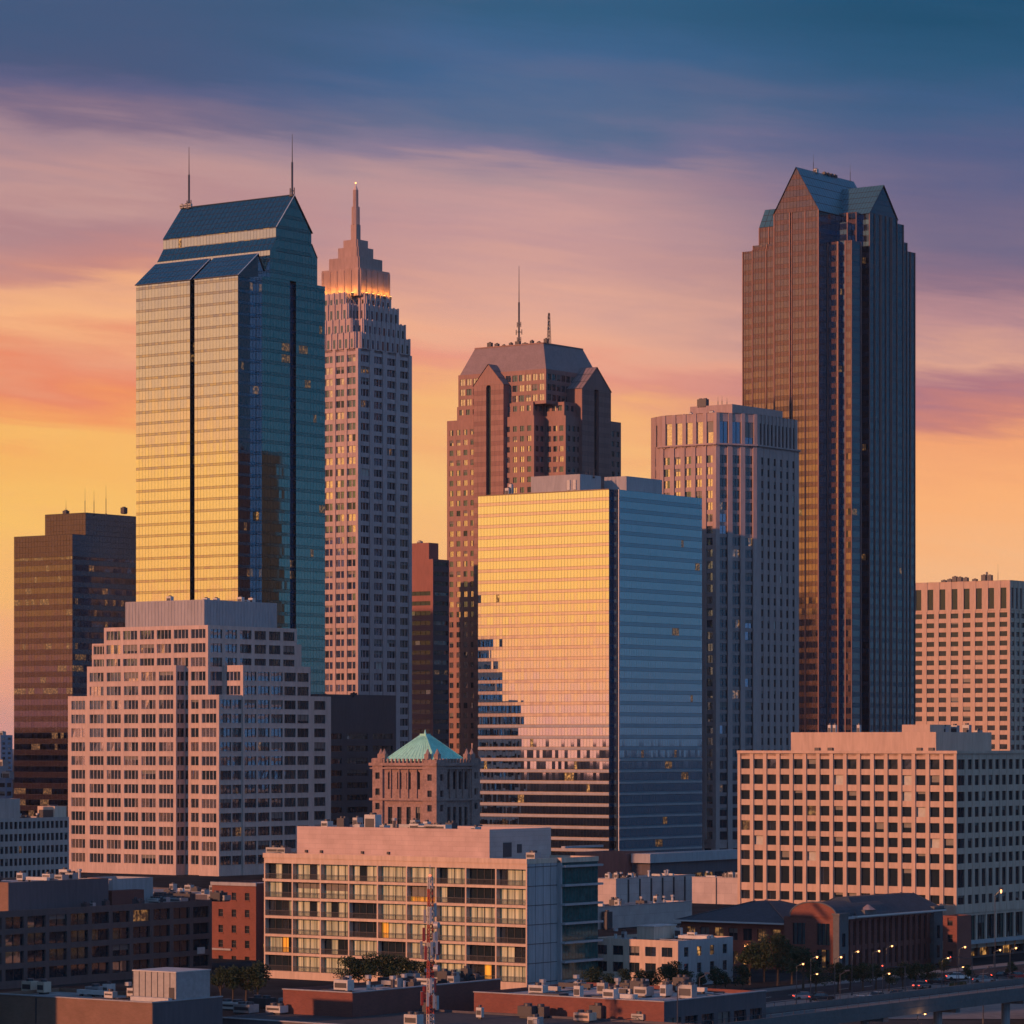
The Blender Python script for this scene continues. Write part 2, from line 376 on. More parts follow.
def punch(wall, pitch, fh, ww, wh, sill, zb, sub=1, depth=.4, sr=0.0, margin=.6, mats=(('pane',1),), arch=False,
          cols=None, jit=.005, frame_mat='mullion', rail=False, zmax=None, zmin=None, part='wall', rowsel=None, mull=.12, bar_z=False, sillbar=None, maxw=.92, blinds=.09, spm=None):
    """style: masonry face with real recessed openings. ww/wh window size, rows every fh from zb, sill above row base"""
    def st(B,p0,p1,z0,z1):
        L,P=frame(p0,p1); mb=B.mb(part)
        n=cols if cols else max(1,int((L-2*margin)/pitch+.35)); pt=(L-2*margin)/n
        if L<min(ww,4)+.3: mb.face([P(0,z0),P(L,z0),P(L,z1),P(0,z1)],wall); return
        w=min(ww,pt*maxw)
        rows=[]; k=0
        z=zb+math.ceil((z0-zb-sill+.05)/fh)*fh
        while z+sill+wh<=min(z1,zmax or 1e9)-.3:
            if (zmin is None or z>=zmin): rows.append((z+sill,z+sill+wh))
            z+=fh
        if rowsel: rows=rowsel(z0,z1)
        prev=0
        SP=spm or wall
        for c in range(n):
            a=margin+pt*c+(pt-w)/2; b=a+w
            mb.face([P(prev,z0),P(a,z0),P(a,z1),P(prev,z1)],wall); prev=b
            if sr>0:
                mb.face([P(a,z0,0),P(a,z0,-sr),P(a,z1,-sr),P(a,z1,0)],wall); mb.face([P(b,z0,-sr),P(b,z0,0),P(b,z1,0),P(b,z1,-sr)],wall)
            zp=z0
            for (za,zc) in rows:
                mb.face([P(a,zp,-sr),P(b,zp,-sr),P(b,za,-sr),P(a,za,-sr)],SP); zp=zc
                d=sr+depth
                mb.face([P(a,za,-sr),P(b,za,-sr),P(b,za,-d),P(a,za,-d)],wall)
                mb.face([P(a,zc,-d),P(b,zc,-d),P(b,zc,-sr),P(a,zc,-sr)],wall)
                mb.face([P(a,za,-sr),P(a,za,-d),P(a,zc,-d),P(a,zc,-sr)],wall)
                mb.face([P(b,za,-d),P(b,za,-sr),P(b,zc,-sr),P(b,zc,-d)],wall)
                if sillbar: fbox(mb,P,a-.15,b+.15,za-.25,za,-sr+.002,-sr+sillbar,wall)
                m=MB(); mt=pickmat(mats); j=lambda:random.uniform(-jit,jit)
                sw=w/sub
                for q in range(sub):
                    x0=a+sw*q; x1=x0+sw; mq=mt if random.random()<.8 else pickmat(mats)
                    oo=-d+.02; e=j()*3; g=j()*3
                    m.face([P(x0,za,oo+e),P(x1,za,oo+g),P(x1,zc,oo+g+j()*2),P(x0,zc,oo+e+j()*2)],mq)
                if blinds and random.random()<blinds:
                    hb=(zc-za)*random.choice((.25,.4,.5,.7)); m.face([P(a+.05,zc-hb,-d+.065),P(b-.05,zc-hb,-d+.065),P(b-.05,zc-.02,-d+.065),P(a+.05,zc-.02,-d+.065)],'blind')
                for q in range(sub+1):
                    x0=a+sw*q-mull/2; fbox(m,P,max(a+.003,x0),min(b-.003,x0+mull),za+.004,zc-.004,-d+.075,-d+.16,frame_mat)
                if bar_z: fbox(m,P,a+.01,b-.01,(za+zc)/2-.06,(za+zc)/2+.06,-d+.045,-d+.13,frame_mat)
                px,py=B.proj(*P((a+b)/2,0,0)[:2],(za+zc)/2)
                pa,_=B.proj(*P(a,0,0)[:2],0); pb,_=B.proj(*P(b,0,0)[:2],0)
                B.win.append((m,abs(pb-pa)*wh*F/B.D,px,py))
                if arch:
                    r=w/2; zc2=zc-r; cx=(a+b)/2; K=6
                    for sg in (-1,1):
                        pts=[P(cx+sg*r*math.cos(math.pi/2*k2/K),zc2+r*math.sin(math.pi/2*k2/K),-sr-.01) for k2 in range(K+1)]
                        corner=P(cx+sg*r,zc,-sr-.01)
                        for k2 in range(K):
                            q=[pts[k2],pts[k2+1],corner]; mb.face(q if sg<0 else q[::-1],wall)
                if rail:
                    rm=MB(); fbox(rm,P,a+.02,b-.02,za+.98,za+1.06,-.12,-.04,'metal_dark'); fbox(rm,P,a+.02,b-.02,za+.08,za+.14,-.12,-.04,'metal_dark')
                    nb=int(w/.25)
                    for q in range(nb+1):
                        xx=a+.04+(w-.14)*q/nb; fbox(rm,P,xx,xx+.06,za+.14,za+.98,-.10,-.06,'metal_dark')
                    rm.build('railing',B.root)
            mb.face([P(a,zp,-sr),P(b,zp,-sr),P(b,z1,-sr),P(a,z1,-sr)],wall)
            if sr>0: mb.face([P(a,z1-.001,-sr),P(b,z1-.001,-sr),P(b,z1-.001,0),P(a,z1-.001,0)],wall)
        mb.face([P(prev,z0),P(L,z0),P(L,z1),P(prev,z1)],wall)
    return st
def curtain(vis, span, fh, pw, sp, zb=0, back='mullion', lit=0.0, clip=None, jit=.006, gap=.05, part='glass_wall', hgap=.09, litmat='pane_lit_soft', blinds=0.0, litrows=None, bl='glass_bronze'):
    """style: curtain wall of single panels, each a little out of true; spandrel height sp below each vision band"""
    def st(B,p0,p1,z0,z1):
        L,P=frame(p0,p1); mb=B.mb(part); bk=B.mb('mullions')
        if clip is None: bk.face([P(0,z0,-.12),P(L,z0,-.12),P(L,z1,-.12),P(0,z1,-.12)],back)
        n=max(1,round(L/pw)); w=L/n
        z=zb+math.floor((z0-zb)/fh)*fh
        while z<z1-.05:
            for (ya,yb,m) in ((z,z+sp,span),(z+sp,z+fh,vis)):
                ya=max(ya,z0); yb=min(yb,z1)
                if yb-ya<.15: continue
                run=0
                for c in range(n):
                    a=c*w+gap; b=(c+1)*w-gap; q0,q1,q2,q3=a,b,b,a; y1=ya+hgap/2; y2=yb-hgap/2
                    if clip:
                        l0,r0=clip(y1); l1,r1=clip(y2)
                        q0=max(a,l0); q1=min(b,r0); q3=max(a,l1); q2=min(b,r1)
                        if q1-q0<.05: continue
                        if q2<=q3: q2=q3=(q2+q3)/2
                    e=random.uniform(-jit,jit); g=random.uniform(-jit,jit); h=random.uniform(-jit,jit)
                    mm=m
                    if m==vis:
                        pr=lit*(litrows(z) if litrows else 1)
                        if run>0: mm=litmat; run-=1
                        elif pr and random.random()<pr: mm=litmat; run=random.choice((0,0,1,2))
                    mb.face([P(q0,y1,e),P(q1,y1,g),P(q2,y2,g+h),P(q3,y2,e+h)],mm)
            z+=fh
        if clip:
            l0,r0=clip(z0); l1,r1=clip(z1)
            bk.face([P(l0,z0,-.12),P(r0,z0,-.12),P(r1,z1,-.12),P(l1,z1,-.12)],back)
    return st
def grid_slope(mb, a,b,c,d, nu, nv, mat, line, back=None):   # a roof slope a-b (eave) c-d (ridge, c above b) in panels with seams
    A,Bv,C,Dv=map(Vector,(a,b,c,d)); nrm=(Bv-A).cross(Dv-A).normalized()
    mb.face([tuple(A),tuple(Bv),tuple(C),tuple(Dv)],line)
    e=.0
    for i in range(nu):
        for j in range(nv):
            def q(s,t): return tuple((A.lerp(Bv,s)).lerp(Dv.lerp(C,s),t)+nrm*(.06+random.uniform(0,.012)))
            s0=(i+.05)/nu; s1=(i+.95)/nu; t0=(j+.04)/nv; t1=(j+.96)/nv
            mb.face([q(s0,t0),q(s1,t0),q(s1,t1),q(s0,t1)],mat)
def antenna(B,u,v,z0,z1,r=.35,cross=0,mat='metal_dark',light=False):
    m=MB(); h=z1-z0
    m.bar((u,v,z0),(u,v,z0+h*.55),r,mat,6); m.bar((u,v,z0+h*.55),(u,v,z1),r*.55,mat,5,r*.25)
    m.box(u-r*2,u+r*2,v-r*2,v+r*2,z0,z0+.6,mat)
    for k in range(cross):
        zz=z0+h*(.08+.28*k/max(1,cross)); rr=1.6 if k%2 else 1.0
        m.bar((u-rr,v,zz),(u+rr,v,zz),.13,mat,4); m.bar((u,v-rr,zz+.5),(u,v+rr,zz+.5),.13,mat,4)
        for s_ in (-1,1): m.bar((u+s_*rr,v,zz-1),(u+s_*rr,v,zz+1.4),.2,mat,4)
    o=m.build('antenna',B.root)
    if light:
        m=MB(); m.ball((u,v,z1+.2),.45,'red_light'); m.build('beacon',o)
def lattice(B,u,v,z0,z1,w=1.0,mat='metal_dark'):
    m=MB(); n=max(3,int((z1-z0)/1.4))
    for i in range(n):
        a=z0+(z1-z0)*i/n; b=z0+(z1-z0)*(i+1)/n; wa=w*(1-.6*i/n); wb=w*(1-.6*(i+1)/n)
        c=[(u+sx*wa/2,v+sy*wa/2,a) for sx,sy in((-1,-1),(1,-1),(1,1),(-1,1))]; d=[(u+sx*wb/2,v+sy*wb/2,b) for sx,sy in((-1,-1),(1,-1),(1,1),(-1,1))]
        for k in range(4): m.bar(c[k],d[k],.12,mat,4); m.bar(c[k],d[(k+1)%4],.07,mat,3); m.bar(d[k],d[(k+1)%4],.07,mat,3)
    for k in range(3):
        zz=z0+(z1-z0)*(.45+.18*k); m.box(u-.7,u-.3,v-.5,v+.5,zz,zz+1.3,'metal_white')
    return m.build('antenna',B.root)
def hvac(B,u,v,z,w=3,d=2.4,h=2.0,mat='metal_grey',fans=1,name='rooftop_unit'):
    m=MB(); m.box(u-w/2,u+w/2,v-d/2,v+d/2,z+.25,z+h,mat); m.box(u-w/2+.2,u+w/2-.2,v-d/2+.2,v+d/2-.2,z,z+.25,'metal_dark')
    for s in (-1,1): m.box(u-w*.42,u+w*.42,v+s*d/2-.03,v+s*d/2+.03,z+.6,z+h*.75,'metal_dark')
    for f in range(fans):
        cx=u-w/2+w*(f+.5)/fans; m.bar((cx,v,z+h),(cx,v,z+h+.35),min(w/fans,d)*.36,'metal_dark',10)
    return m.build(name,B.root)
def clutter(B,u0,u1,v0,v1,z,n,smin=1,smax=3.5,mats=('metal_grey','metal_white','metal_dark')):
    if n>=8:
        for k in range(n//2):      # pipe runs and curbs over the roof
            u=random.uniform(u0,u1); v=random.uniform(v0,v1); m=MB(); mt=random.choice(('metal_dark','metal_grey'))
            if random.random()<.5: e=min(v1,v+random.uniform(4,14)); m.bar((u,v,z+.25),(u,e,z+.25),.09,mt,5); m.bar((u,e,z),(u,e,z+.25),.09,mt,5)
            else: e=min(u1,u+random.uniform(4,14)); m.bar((u,v,z+.25),(e,v,z+.25),.09,mt,5); m.bar((e,v,z),(e,v,z+.25),.09,mt,5)
            m.build('pipe',B.root)
        for k in range(n//3):
            u=random.uniform(u0,u1-3); v=random.uniform(v0,v1-3); m=MB(); m.box(u,u+random.uniform(2,5),v,v+random.uniform(1.5,4),z,z+.05,'roof_dark'); m.build('roof_patch',B.root)
    for k in range(n):
        u=random.uniform(u0,u1); v=random.uniform(v0,v1); t=random.random()
        if t<.6: hvac(B,u,v,z,random.uniform(smin,smax),random.uniform(smin,smax*.8),random.uniform(.8,2.2),random.choice(mats),random.choice((1,1,2)))
        elif t<.8:
            m=MB(); m.bar((u,v,z),(u,v,z+random.uniform(1,2)),.3,random.choice(mats),8); m.bar((u,v,z+1.6),(u,v,z+2.1),.5,'metal_grey',8); m.build('vent_pipe',B.root)
        else:
            m=MB(); L=random.uniform(3,8); m.box(u-L/2,u+L/2,v-.4,v+.4,z+.3,z+.9,random.choice(mats),True)
            for q in (-.4,0,.4): m.box(u+L*q-.1,u+L*q+.1,v-.3,v+.3,z,z+.3,'metal_dark')
            m.build('duct',B.root)

# ================================================================== SETTING
def sheet(name, pts, z, mat):
    m=MB(); m.face([(x,y,z) for x,y in pts],mat); return tag(m.build(name),kind='structure')
sheet('ground',[(-25000,-3000),(25000,-3000),(25000,40000),(-25000,40000)],0,'ground')

# ================================================================== 1 GLASS TOWER with stepped gable roof
B=Bld('glass_tower','tall golden glass tower with a blue stepped gable roof and two thin masts','skyscraper',262,1300)
gold=curtain('glass_sunlit','glass_sunlit_spandrel',4.25,1.55,.95,back='mullion_gold',lit=.0025,jit=.011,litmat='pane_lit')
teal=curtain('glass_teal','glass_teal_spandrel',4.25,1.7,1.25,lit=.010)  # shaded-side copy of the tower glass, blue shade put in its tint
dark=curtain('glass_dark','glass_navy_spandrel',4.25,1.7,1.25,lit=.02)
Wd=B.V(325); L=-B.U(136+13); ub=B.U(256); pb=-B.V(238,ub); z1=B.Z(276)
g0,g1=B.V(290),B.V(296)
B.prism([(-L,0,gold),(ub,0,gold),(0,0,teal),(0,g0,dark),(-2.2,g0,dark),(-2.2,g1,dark),(0,g1,teal),(0,Wd,None),(-L,Wd,None)],0,z1,'glass_teal',part='rear_wall')
v1=B.V(270); v1b=B.V(273.5); v2=B.V(276); vm=Wd/2
z2a=B.Z(250,0,v1); z2b=B.Z(237,0,v1b); z3=B.Z(227,0,v2); z4=B.Z(195,0,vm)
gl=lambda p0,p1,a,b,st: st(B,p0,p1,a,b)
# tier walls on the gable end
gl((0,v1),(0,Wd-v1),z1,z2a,teal); gl((0,v2),(0,Wd-v2),z2a,z3,teal)
sc=B.mb('glass_wall')
for a,b in ((v1,v2),(Wd-v2,Wd-v1)):   # little shoulders
    pts=[(0,a,z2a),(0,b,z2a),(0,b,z2b)] if a==v1 else [(0,a,z2a),(0,b,z2a),(0,a,z2b)]
    sc.face(pts,'glass_teal')
Lg=vm*2-2*v2
gab=curtain('glass_teal','glass_teal_spandrel',4.25,1.7,1.25,clip=lambda z:((z-z3)/(z4-z3)*Lg/2, Lg-(z-z3)/(z4-z3)*Lg/2))
gab(B,(0,v2),(0,Wd-v2),z3,z4-.3)
# left side tiers
gold(B,(-L,v1),(0,v1),z1,z2a); gold(B,(-L,v2),(0,v2),z2b,z3)
rf=B.mb('roof')
grid_slope(rf,(-L,v1,z2a),(0.3,v1,z2a),(0.3,v2,z2b+.02),(-L,v2,z2b+.02),26,2,'roof_blue','mullion')
grid_slope(rf,(-L,v2-.4,z3),(0.5,v2-.4,z3),(0.5,vm,z4),(-L,vm,z4),26,6,'roof_blue','mullion')
grid_slope(rf,(0.5,Wd-v2+.4,z3),(-L,Wd-v2+.4,z3),(-L,vm,z4),(0.5,vm,z4),26,6,'roof_blue','mullion')
grid_slope(rf,(.3,Wd-v1,z2a),(-L,Wd-v1,z2a),(-L,Wd-v2,z2b),(.3,Wd-v2,z2b),26,2,'roof_blue','mullion')
rw=B.mb('rear_wall')
rw.face([(-L,v1,z1),(-L,v1,z2a),(-L,v2,z2b),(-L,v2,z3),(-L,vm,z4),(-L,Wd-v2,z3),(-L,Wd-v2,z2b),(-L,Wd-v1,z2a),(-L,Wd-v1,z1)],'glass_teal')
rw.face([(0,Wd-v1,z1),(-L,Wd-v1,z1),(-L,Wd-v1,z2a),(0,Wd-v1,z2a)],'glass_teal')
tr=B.mb('roof_trim'); tr.bar((.55,v2-.5,z3),(.55,vm,z4+.2),.2,'white_trim',5); tr.bar((-L,vm,z4+.1),(.5,vm,z4+.1),.25,'mullion',5)
# two bays in front of the left side
for (xa,xb,ytop) in ((136,190,286),(194.5,238,278)):
    ua=B.U(xa,-pb); uc=B.U(xb,-pb)
    if xb==238: uc=ub
    zt=B.Z(275,ub,-pb)
    bay=gold
    st=dark
    for p0,p1,s_ in (((ua,-pb),(uc,-pb),gold),((uc,-pb),(uc,-.13),dark),((ua,-.13),(ua,-pb),teal)):
        s_(B,p0,p1,0,zt)
    zr=B.Z(253,ub,0); vr=1.0; vb=pb*.62
    grid_slope(rf,(ua-.4,-pb-.5,zt),(uc+.4,-pb-.5,zt),(uc+.4,vr,zr),(ua-.4,vr,zr),11 if xb==238 else 13,4,'roof_blue','mullion')
    grid_slope(rf,(uc+.4,vb,zt),(ua-.4,vb,zt),(ua-.4,vr,zr),(uc+.4,vr,zr),11,4,'roof_blue','mullion')
    m=B.mb('glass_wall'); m.face([(uc,-pb,zt),(uc,vb,zt),(uc,vr,zr)],'glass_dark'); m.face([(ua,vb,zt),(ua,-pb,zt),(ua,vr,zr)],'glass_dark')
    tr.bar((uc+.5,-pb-.6,zt),(uc+.5,vr,zr+.1),.15,'white_trim',5); tr.bar((ua,vr,zr+.1),(uc+.5,vr,zr+.1),.13,'white_trim',5)
    tr.bar((ua,-pb-.5,zt),(uc+.4,-pb-.5,zt),.2,'mullion',4)
antenna(B,B.U(189,vm),vm,z4-.5,B.Z(147,B.U(189,vm),vm),.38,1); antenna(B,-.8,vm,z4-.5,B.Z(134,0,vm),.38,1)
for k in range(3): hvac(B,B.U(182+4*k,vm),vm,z4-.2,1.6,1,1.6)
B.finish()

# ================================================================== 2 ART DECO TOWER
B=Bld('art_deco_tower','slender pink stone tower with stepped crown lit gold by lamps and a pointed spire','skyscraper',358,1450,vis=(322,300,412,740))
L=-B.U(299); Wd=B.V(412); fh=4.72
wl=[('pane_sunlit',.35),('pane',.5),('pane_dim',.15)]; wr=[('pane',.75),('pane_dim',.2),('pane_lit_soft',.015),('pane_blind',.02)]
SL=punch('stone_deco',6.0,fh,4.6,2.8,1.2,0,sub=2,depth=.5,sr=.35,mats=wl,mull=.45,frame_mat='stone_deco')
SR=punch('stone_deco',5.2,fh,6.0,2.9,1.2,0,sub=3,depth=.5,sr=.35,mats=wr,cols=4,mull=.4,frame_mat='stone_deco')
zt=B.Z(348); B.prism(B.rect(-L,0,0,Wd,SL,SR),0,zt,'stone_deco')
def fins(wall,pitch,w=.8,out=.5,glass='pane'):
    def st(B,p0,p1,z0,z1):
        L_,P=frame(p0,p1); mb=B.mb('wall'); mb.face([P(0,z0),P(L_,z0),P(L_,z1),P(0,z1)],wall)
        n=max(1,round(L_/pitch)); 
        for k in range(n):
            c=L_*(k+.5)/n
            gl_=MB(); gl_.face([P(c-pitch*.17,z0+.5,.06),P(c+pitch*.17,z0+.5,.06),P(c+pitch*.17,z1-2.5,.06),P(c-pitch*.17,z1-2.5,.06)],glass); gl_.build('tall_window',B.root)
        for k in range(n+1):
            c=L_*k/n; c=min(max(c,w/2),L_-w/2); fbox(mb,P,c-w/2,c+w/2,z0,z1+.3,0.003,out,wall)
    return st
fn=fins('stone_deco',3.3)
c=3.0
def cross(B,L,Wd,i,cc):     # plan with corners cut back: i = inset of the faces, cc = corner cut
    a0,a1,b0,b1=-L+i,-i,i,Wd-i
    return [(a0+cc,b0,fn),(a1-cc,b0,fn),(a1-cc,b0+cc,fn),(a1,b0+cc,fn),(a1,b1-cc,fn),(a1-cc,b1-cc,None),(a1-cc,b1,None),(a0+cc,b1,None),(a0+cc,b1-cc,None),(a0,b1-cc,None),(a0,b0+cc,None),(a0+cc,b0+cc,None)]
B.prism(cross(B,L,Wd,0.02,1.6),zt,B.Z(332),'stone_deco')
B.prism(cross(B,L,Wd,.6,3.4),B.Z(332)-1,B.Z(318),'stone_deco')
B.prism(cross(B,L,Wd,2.0,5.0),B.Z(318)-1,B.Z(302),'stone_deco')
zc=B.Z(290)
B.prism(cross(B,L,Wd,3.8,6.2),B.Z(302)-1,zc,'stone_deco')
pc=(-L/2,Wd/2)
tiers=[(321,390,272),(327,382,260),(336,374,249),(342,367,241)]
base=zc-1
# sizes taken from the right-hand silhouette
cxp=356.5; sizes=[10.4,8.2,5.5,3.9]
for hw,yt in zip(sizes,(272,260,249,241)):
    top=H+(HY-yt)*(B.w(*pc)[1])/F
    cc=.5
    path=[(pc[0]-hw+cc,pc[1]-hw,None),(pc[0]+hw-cc,pc[1]-hw,None),(pc[0]+hw-cc,pc[1]-hw+cc,None),(pc[0]+hw,pc[1]-hw+cc,None),(pc[0]+hw,pc[1]+hw-cc,None),(pc[0]+hw-cc,pc[1]+hw,None),(pc[0]-hw+cc,pc[1]+hw,None),(pc[0]-hw,pc[1]+hw-cc,None),(pc[0]-hw,pc[1]-hw+cc,None)]
    B.prism(path,base,top,'stone_crown',roof='stone_crown',parapet=0,part='crown',rpart='crown')
    m=B.mb('crown')
    for k in (range(6) if yt>270 else ()):       # ribs
        q=-hw+cc+.4+(2*hw-2*cc-.8)*k/5
        m.box(pc[0]+q-.35,pc[0]+q+.35,pc[1]-hw-.3,pc[1]-hw+.01,base,top-.8,'stone_crown'); m.box(pc[0]+hw-.01,pc[0]+hw+.3,pc[1]+q-.35,pc[1]+q+.35,base,top-.8,'stone_crown')
    base=top
m=MB(); D2=B.w(*pc)[1]; zs=lambda y:H+(HY-y)*D2/F
m.box(pc[0]-1.45,pc[0]+1.45,pc[1]-1.45,pc[1]+1.45,base,zs(225),'stone_crown')
m.bar((pc[0],pc[1],zs(225)),(pc[0],pc[1],zs(207)),1.75,'stone_crown',8,1.7); m.bar((pc[0],pc[1],zs(207)),(pc[0],pc[1],zs(190)),1.15,'stone_crown',8,1.1)
m.bar((pc[0],pc[1],zs(190)),(pc[0],pc[1],zs(184)),1.0,'stone_pink',8,.15)
sp=m.build('spire',B.root); m=MB(); m.ball((pc[0],pc[1],zs(183)),.35,'crown_glow'); m.build('beacon',sp)
# crown floodlights standing on the terrace, real lamps
k=0
for side in (0,1):
    for q in (-8,-4,0,4,8):
        x,y=(pc[0]+q,pc[1]-12.2) if side==0 else (pc[0]+12.2,pc[1]+q)
        m=MB(); m.box(x-.4,x+.4,y-.4,y+.4,zc-1,zc+.1,'metal_dark'); m.box(x-.35,x+.35,y-.35,y+.35,zc+.1,zc+.35,'crown_glow'); o=m.build('floodlight',B.root)
        l=bpy.data.lights.new('floodlight_lamp','POINT'); l.energy=650; l.color=(1,.38,.04); l.shadow_soft_size=.3
        lo=bpy.data.objects.new('floodlight_lamp',l); COL.objects.link(lo); lo.parent=B.root; lo.location=(x,y,zc+1.0)
B.finish()

# ================================================================== 3 BROWN GRANITE TOWER with mansard roof
B=Bld('granite_tower','brown granite tower with gabled bays, arched recesses and a sloping flat-topped roof with masts','skyscraper',556,1590,vis=(447,370,622,760))
fh=4.68
wl=[('pane_sunlit',.62),('pane',.3),('pane_dim',.08)]; wr=[('pane_dim',.6),('pane',.4)]
SL=punch('granite_brown',3.9,fh,2.2,2.5,1.2,0,sub=2,depth=.35,mats=wl,mull=.1); SR=punch('granite_brown',3.9,fh,2.2,2.5,1.2,0,sub=2,depth=.35,mats=wr,mull=.1)
# re-entrant near corner: back-step depth found from the columns 534/545/556
b1=7.6; a1=B.U(545,b1); dv=B.V(534,a1)
v0=dv; L=-B.U(447,v0); Wd=B.V(621)
zs_=B.Z(404)
B.prism([(-L,v0,SL),(a1,v0,SR),(a1,b1,SL),(0,b1,SR),(0,Wd,None),(-L,Wd,None)],0,B.Z(414),'granite_brown')
u2=B.U(457,v0+1.5); w2=B.V(612)
B.prism([(u2,v0+1.5,SL),(a1-1.5,v0+1.5,SR),(a1-1.5,b1+1,SL),(-1.5,b1+1,SR),(-1.5,w2,None),(u2,w2,None)],B.Z(414)-1,B.Z(400),'granite_brown')
gb=punch('granite_brown',3.6,fh,2.9,2.9,1.0,0,sub=2,depth=.3,mats=[('pane_sunlit',.8),('pane',.2)],mull=.12); gd=punch('granite_brown',3.6,fh,2.9,2.9,1.0,0,sub=2,depth=.3,mats=[('pane_dim',.7),('pane',.3)],mull=.12)
un=a1+1.0; vn=b1+2.0
un=B.U(545,vn); 
uq=B.U(546,v0+2.5)
B.prism([(u2,v0+2.5,gb),(uq,v0+2.5,gd),(uq,w2-1,None),(u2,w2-1,None)],B.Z(400)-1,B.Z(371,un,vn),'granite_brown')
zr0=B.Z(371,un,vn); zr1=B.Z(344,un,vn); i=5.0
rf=B.mb('roof'); A=[(u2-.5,vn-8.5),(un+.3,vn-8.5),(un+.3,w2-.5),(u2-.5,w2-.5)]; 
uq2=B.U(546,v0+3.0); A=[(u2+.5,v0+3.0),(uq2,v0+3.0),(uq2,w2-1.5),(u2+.5,w2-1.5)]
C=inset(A,i)
B.prism([(p[0],p[1],None) for p in inset(A,.5)],B.Z(400)-1,zr0+.02,'granite_brown',parapet=0,roof='granite_brown')
for k in range(4):
    j=(k+1)%4; rf.face([(*A[k],zr0),(*A[j],zr0),(*C[j],zr1),(*C[k],zr1)],'roof_slate')
rf.face([(*p,zr1) for p in C],'roof_gravel')
hm=B.mb('roof_parapet')
for k in range(4):
    j=(k+1)%4; hm.bar((*C[k],zr1+.2),(*C[j],zr1+.2),.35,'granite_brown',4)
def gable_bay(B,axis,c0,c1,face,back,zeave,zapex,wall,roofm,archw,zarch,zarch_top,style=None,rm_line='mullion'):
    """axis 'L': bay on the left side (spans u c0..c1, front at v=face). axis 'R': bay on the right side (spans v c0..c1, front at u=face)"""
    mid=(c0+c1)/2
    if axis=='L':
        T=lambda s,d,z:(s,face+d,z)
        sides=[((c1,face),(c1,back)),((c0,back),(c0,face))]
    else:
        T=lambda s,d,z:(face-d,s,z)
        sides=[((back,c0),(face,c0)),((face,c1),(back,c1))]
    w=B.mb('wall'); p=[T(c0,0,0),T(c1,0,0)]
    for (s0,s1) in ((c0,mid-archw/2),(mid+archw/2,c1)):
        q0,q1=T(s0,0,0)[:2],T(s1,0,0)[:2]
        (style or (lambda B,a,b,z0,z1:w.face([(*a,z0),(*b,z0),(*b,z1),(*a,z1)],wall)))(B,q0,q1,0,zeave)
    # arch recess
    r=archw/2; K=10
    l=MB(); d=1.4
    w.face([T(mid-r,0,0),T(mid-r,d,0),T(mid-r,d,zarch_top-r),T(mid-r,0,zarch_top-r)],wall)
    w.face([T(mid+r,d,0),T(mid+r,0,0),T(mid+r,0,zarch_top-r),T(mid+r,d,zarch_top-r)],wall)
    l.face([T(mid-r,d,0),T(mid+r,d,0),T(mid+r,d,zarch_top),T(mid-r,d,zarch_top)],'pane_dim')
    l.build('arched_window',B.root)
    arc=[(mid+r*math.cos(math.pi*k/K),zarch_top-r+r*math.sin(math.pi*k/K)) for k in range(K+1)]
    for k in range(K):
        (sa,za),(sb,zb)=arc[k],arc[k+1]
        w.face([T(sa,0,za),T(sa,d,za),T(sb,d,zb),T(sb,0,zb)],wall)
        w.face([T(sa,0,za),T(sb,0,zb),T(sb,0,zeave) ,T(sa,0,zeave)],wall)
    w.face([T(c0,0,zeave),T(c1,0,zeave),T(mid,0,zapex)],wall)
    for a,b in sides: w.face([(*a,0),(*b,0),(*b,zeave),(*a,zeave)],wall)
    db=(back-face) if axis=='L' else (face-back)
    rf=B.mb('roof')
    for (s,sg) in ((c0,-1),(c1,1)):
        a,b,c_,d_=T(s+sg*.3,-.4,zeave-.2),T(s+sg*.3,db,zeave-.2),T(mid,db,zapex),T(mid,-.4,zapex)
        if (sg==-1 and axis=='L') or (sg==-1 and axis=='R'): grid_slope(rf,b,a,d_,c_,8,3,roofm,rm_line)
        else: grid_slope(rf,a,b,c_,d_,8,3,roofm,rm_line)
plainL=curtain('granite_brown','granite_brown_dark',fh,2.4,1.9,gap=.04,hgap=.08,back='metal_dark',part='wall_panels')
bf=v0-2.2; c0=B.U(473.5,bf); c1=B.U(503.5,bf)
gable_bay(B,'L',c0,c1,bf,v0+9,B.Z(384,c1,bf),B.Z(364,(c0+c1)/2,bf),'granite_brown','roof_slate',2.6,0,B.Z(385,(c0+c1)/2,bf),plainL)
uf=1.6; c0=B.V(582,uf); c1=B.V(611,uf)
gable_bay(B,'R',c0,c1,uf,-14,B.Z(388,uf,c0),B.Z(367,uf,(c0+c1)/2),'granite_brown','roof_slate',3.6,0,B.Z(388,uf,(c0+c1)/2),plainL)
vn=v0+4; um=B.U(519,vn+8); zq=zr1
antenna(B,um,vn+8,zq,B.Z(266,um,vn+8),.42,3); lattice(B,B.U(549,vn+6),vn+6,zq,B.Z(313,B.U(549,vn+6),vn+6),1.3)
for k in range(9):
    px=490+7*k; hvac(B,B.U(px,v0+11),v0+11,zq,random.uniform(1.2,3),1.5,random.uniform(1,3.0),'metal_dark')
B.finish()

# ================================================================== 4 OCTAGONAL TOWER
B=Bld('octagonal_tower','brown stone tower with cut corners and tall windows under its flat top','skyscraper',735,1290,vis=(650,400,800,850))
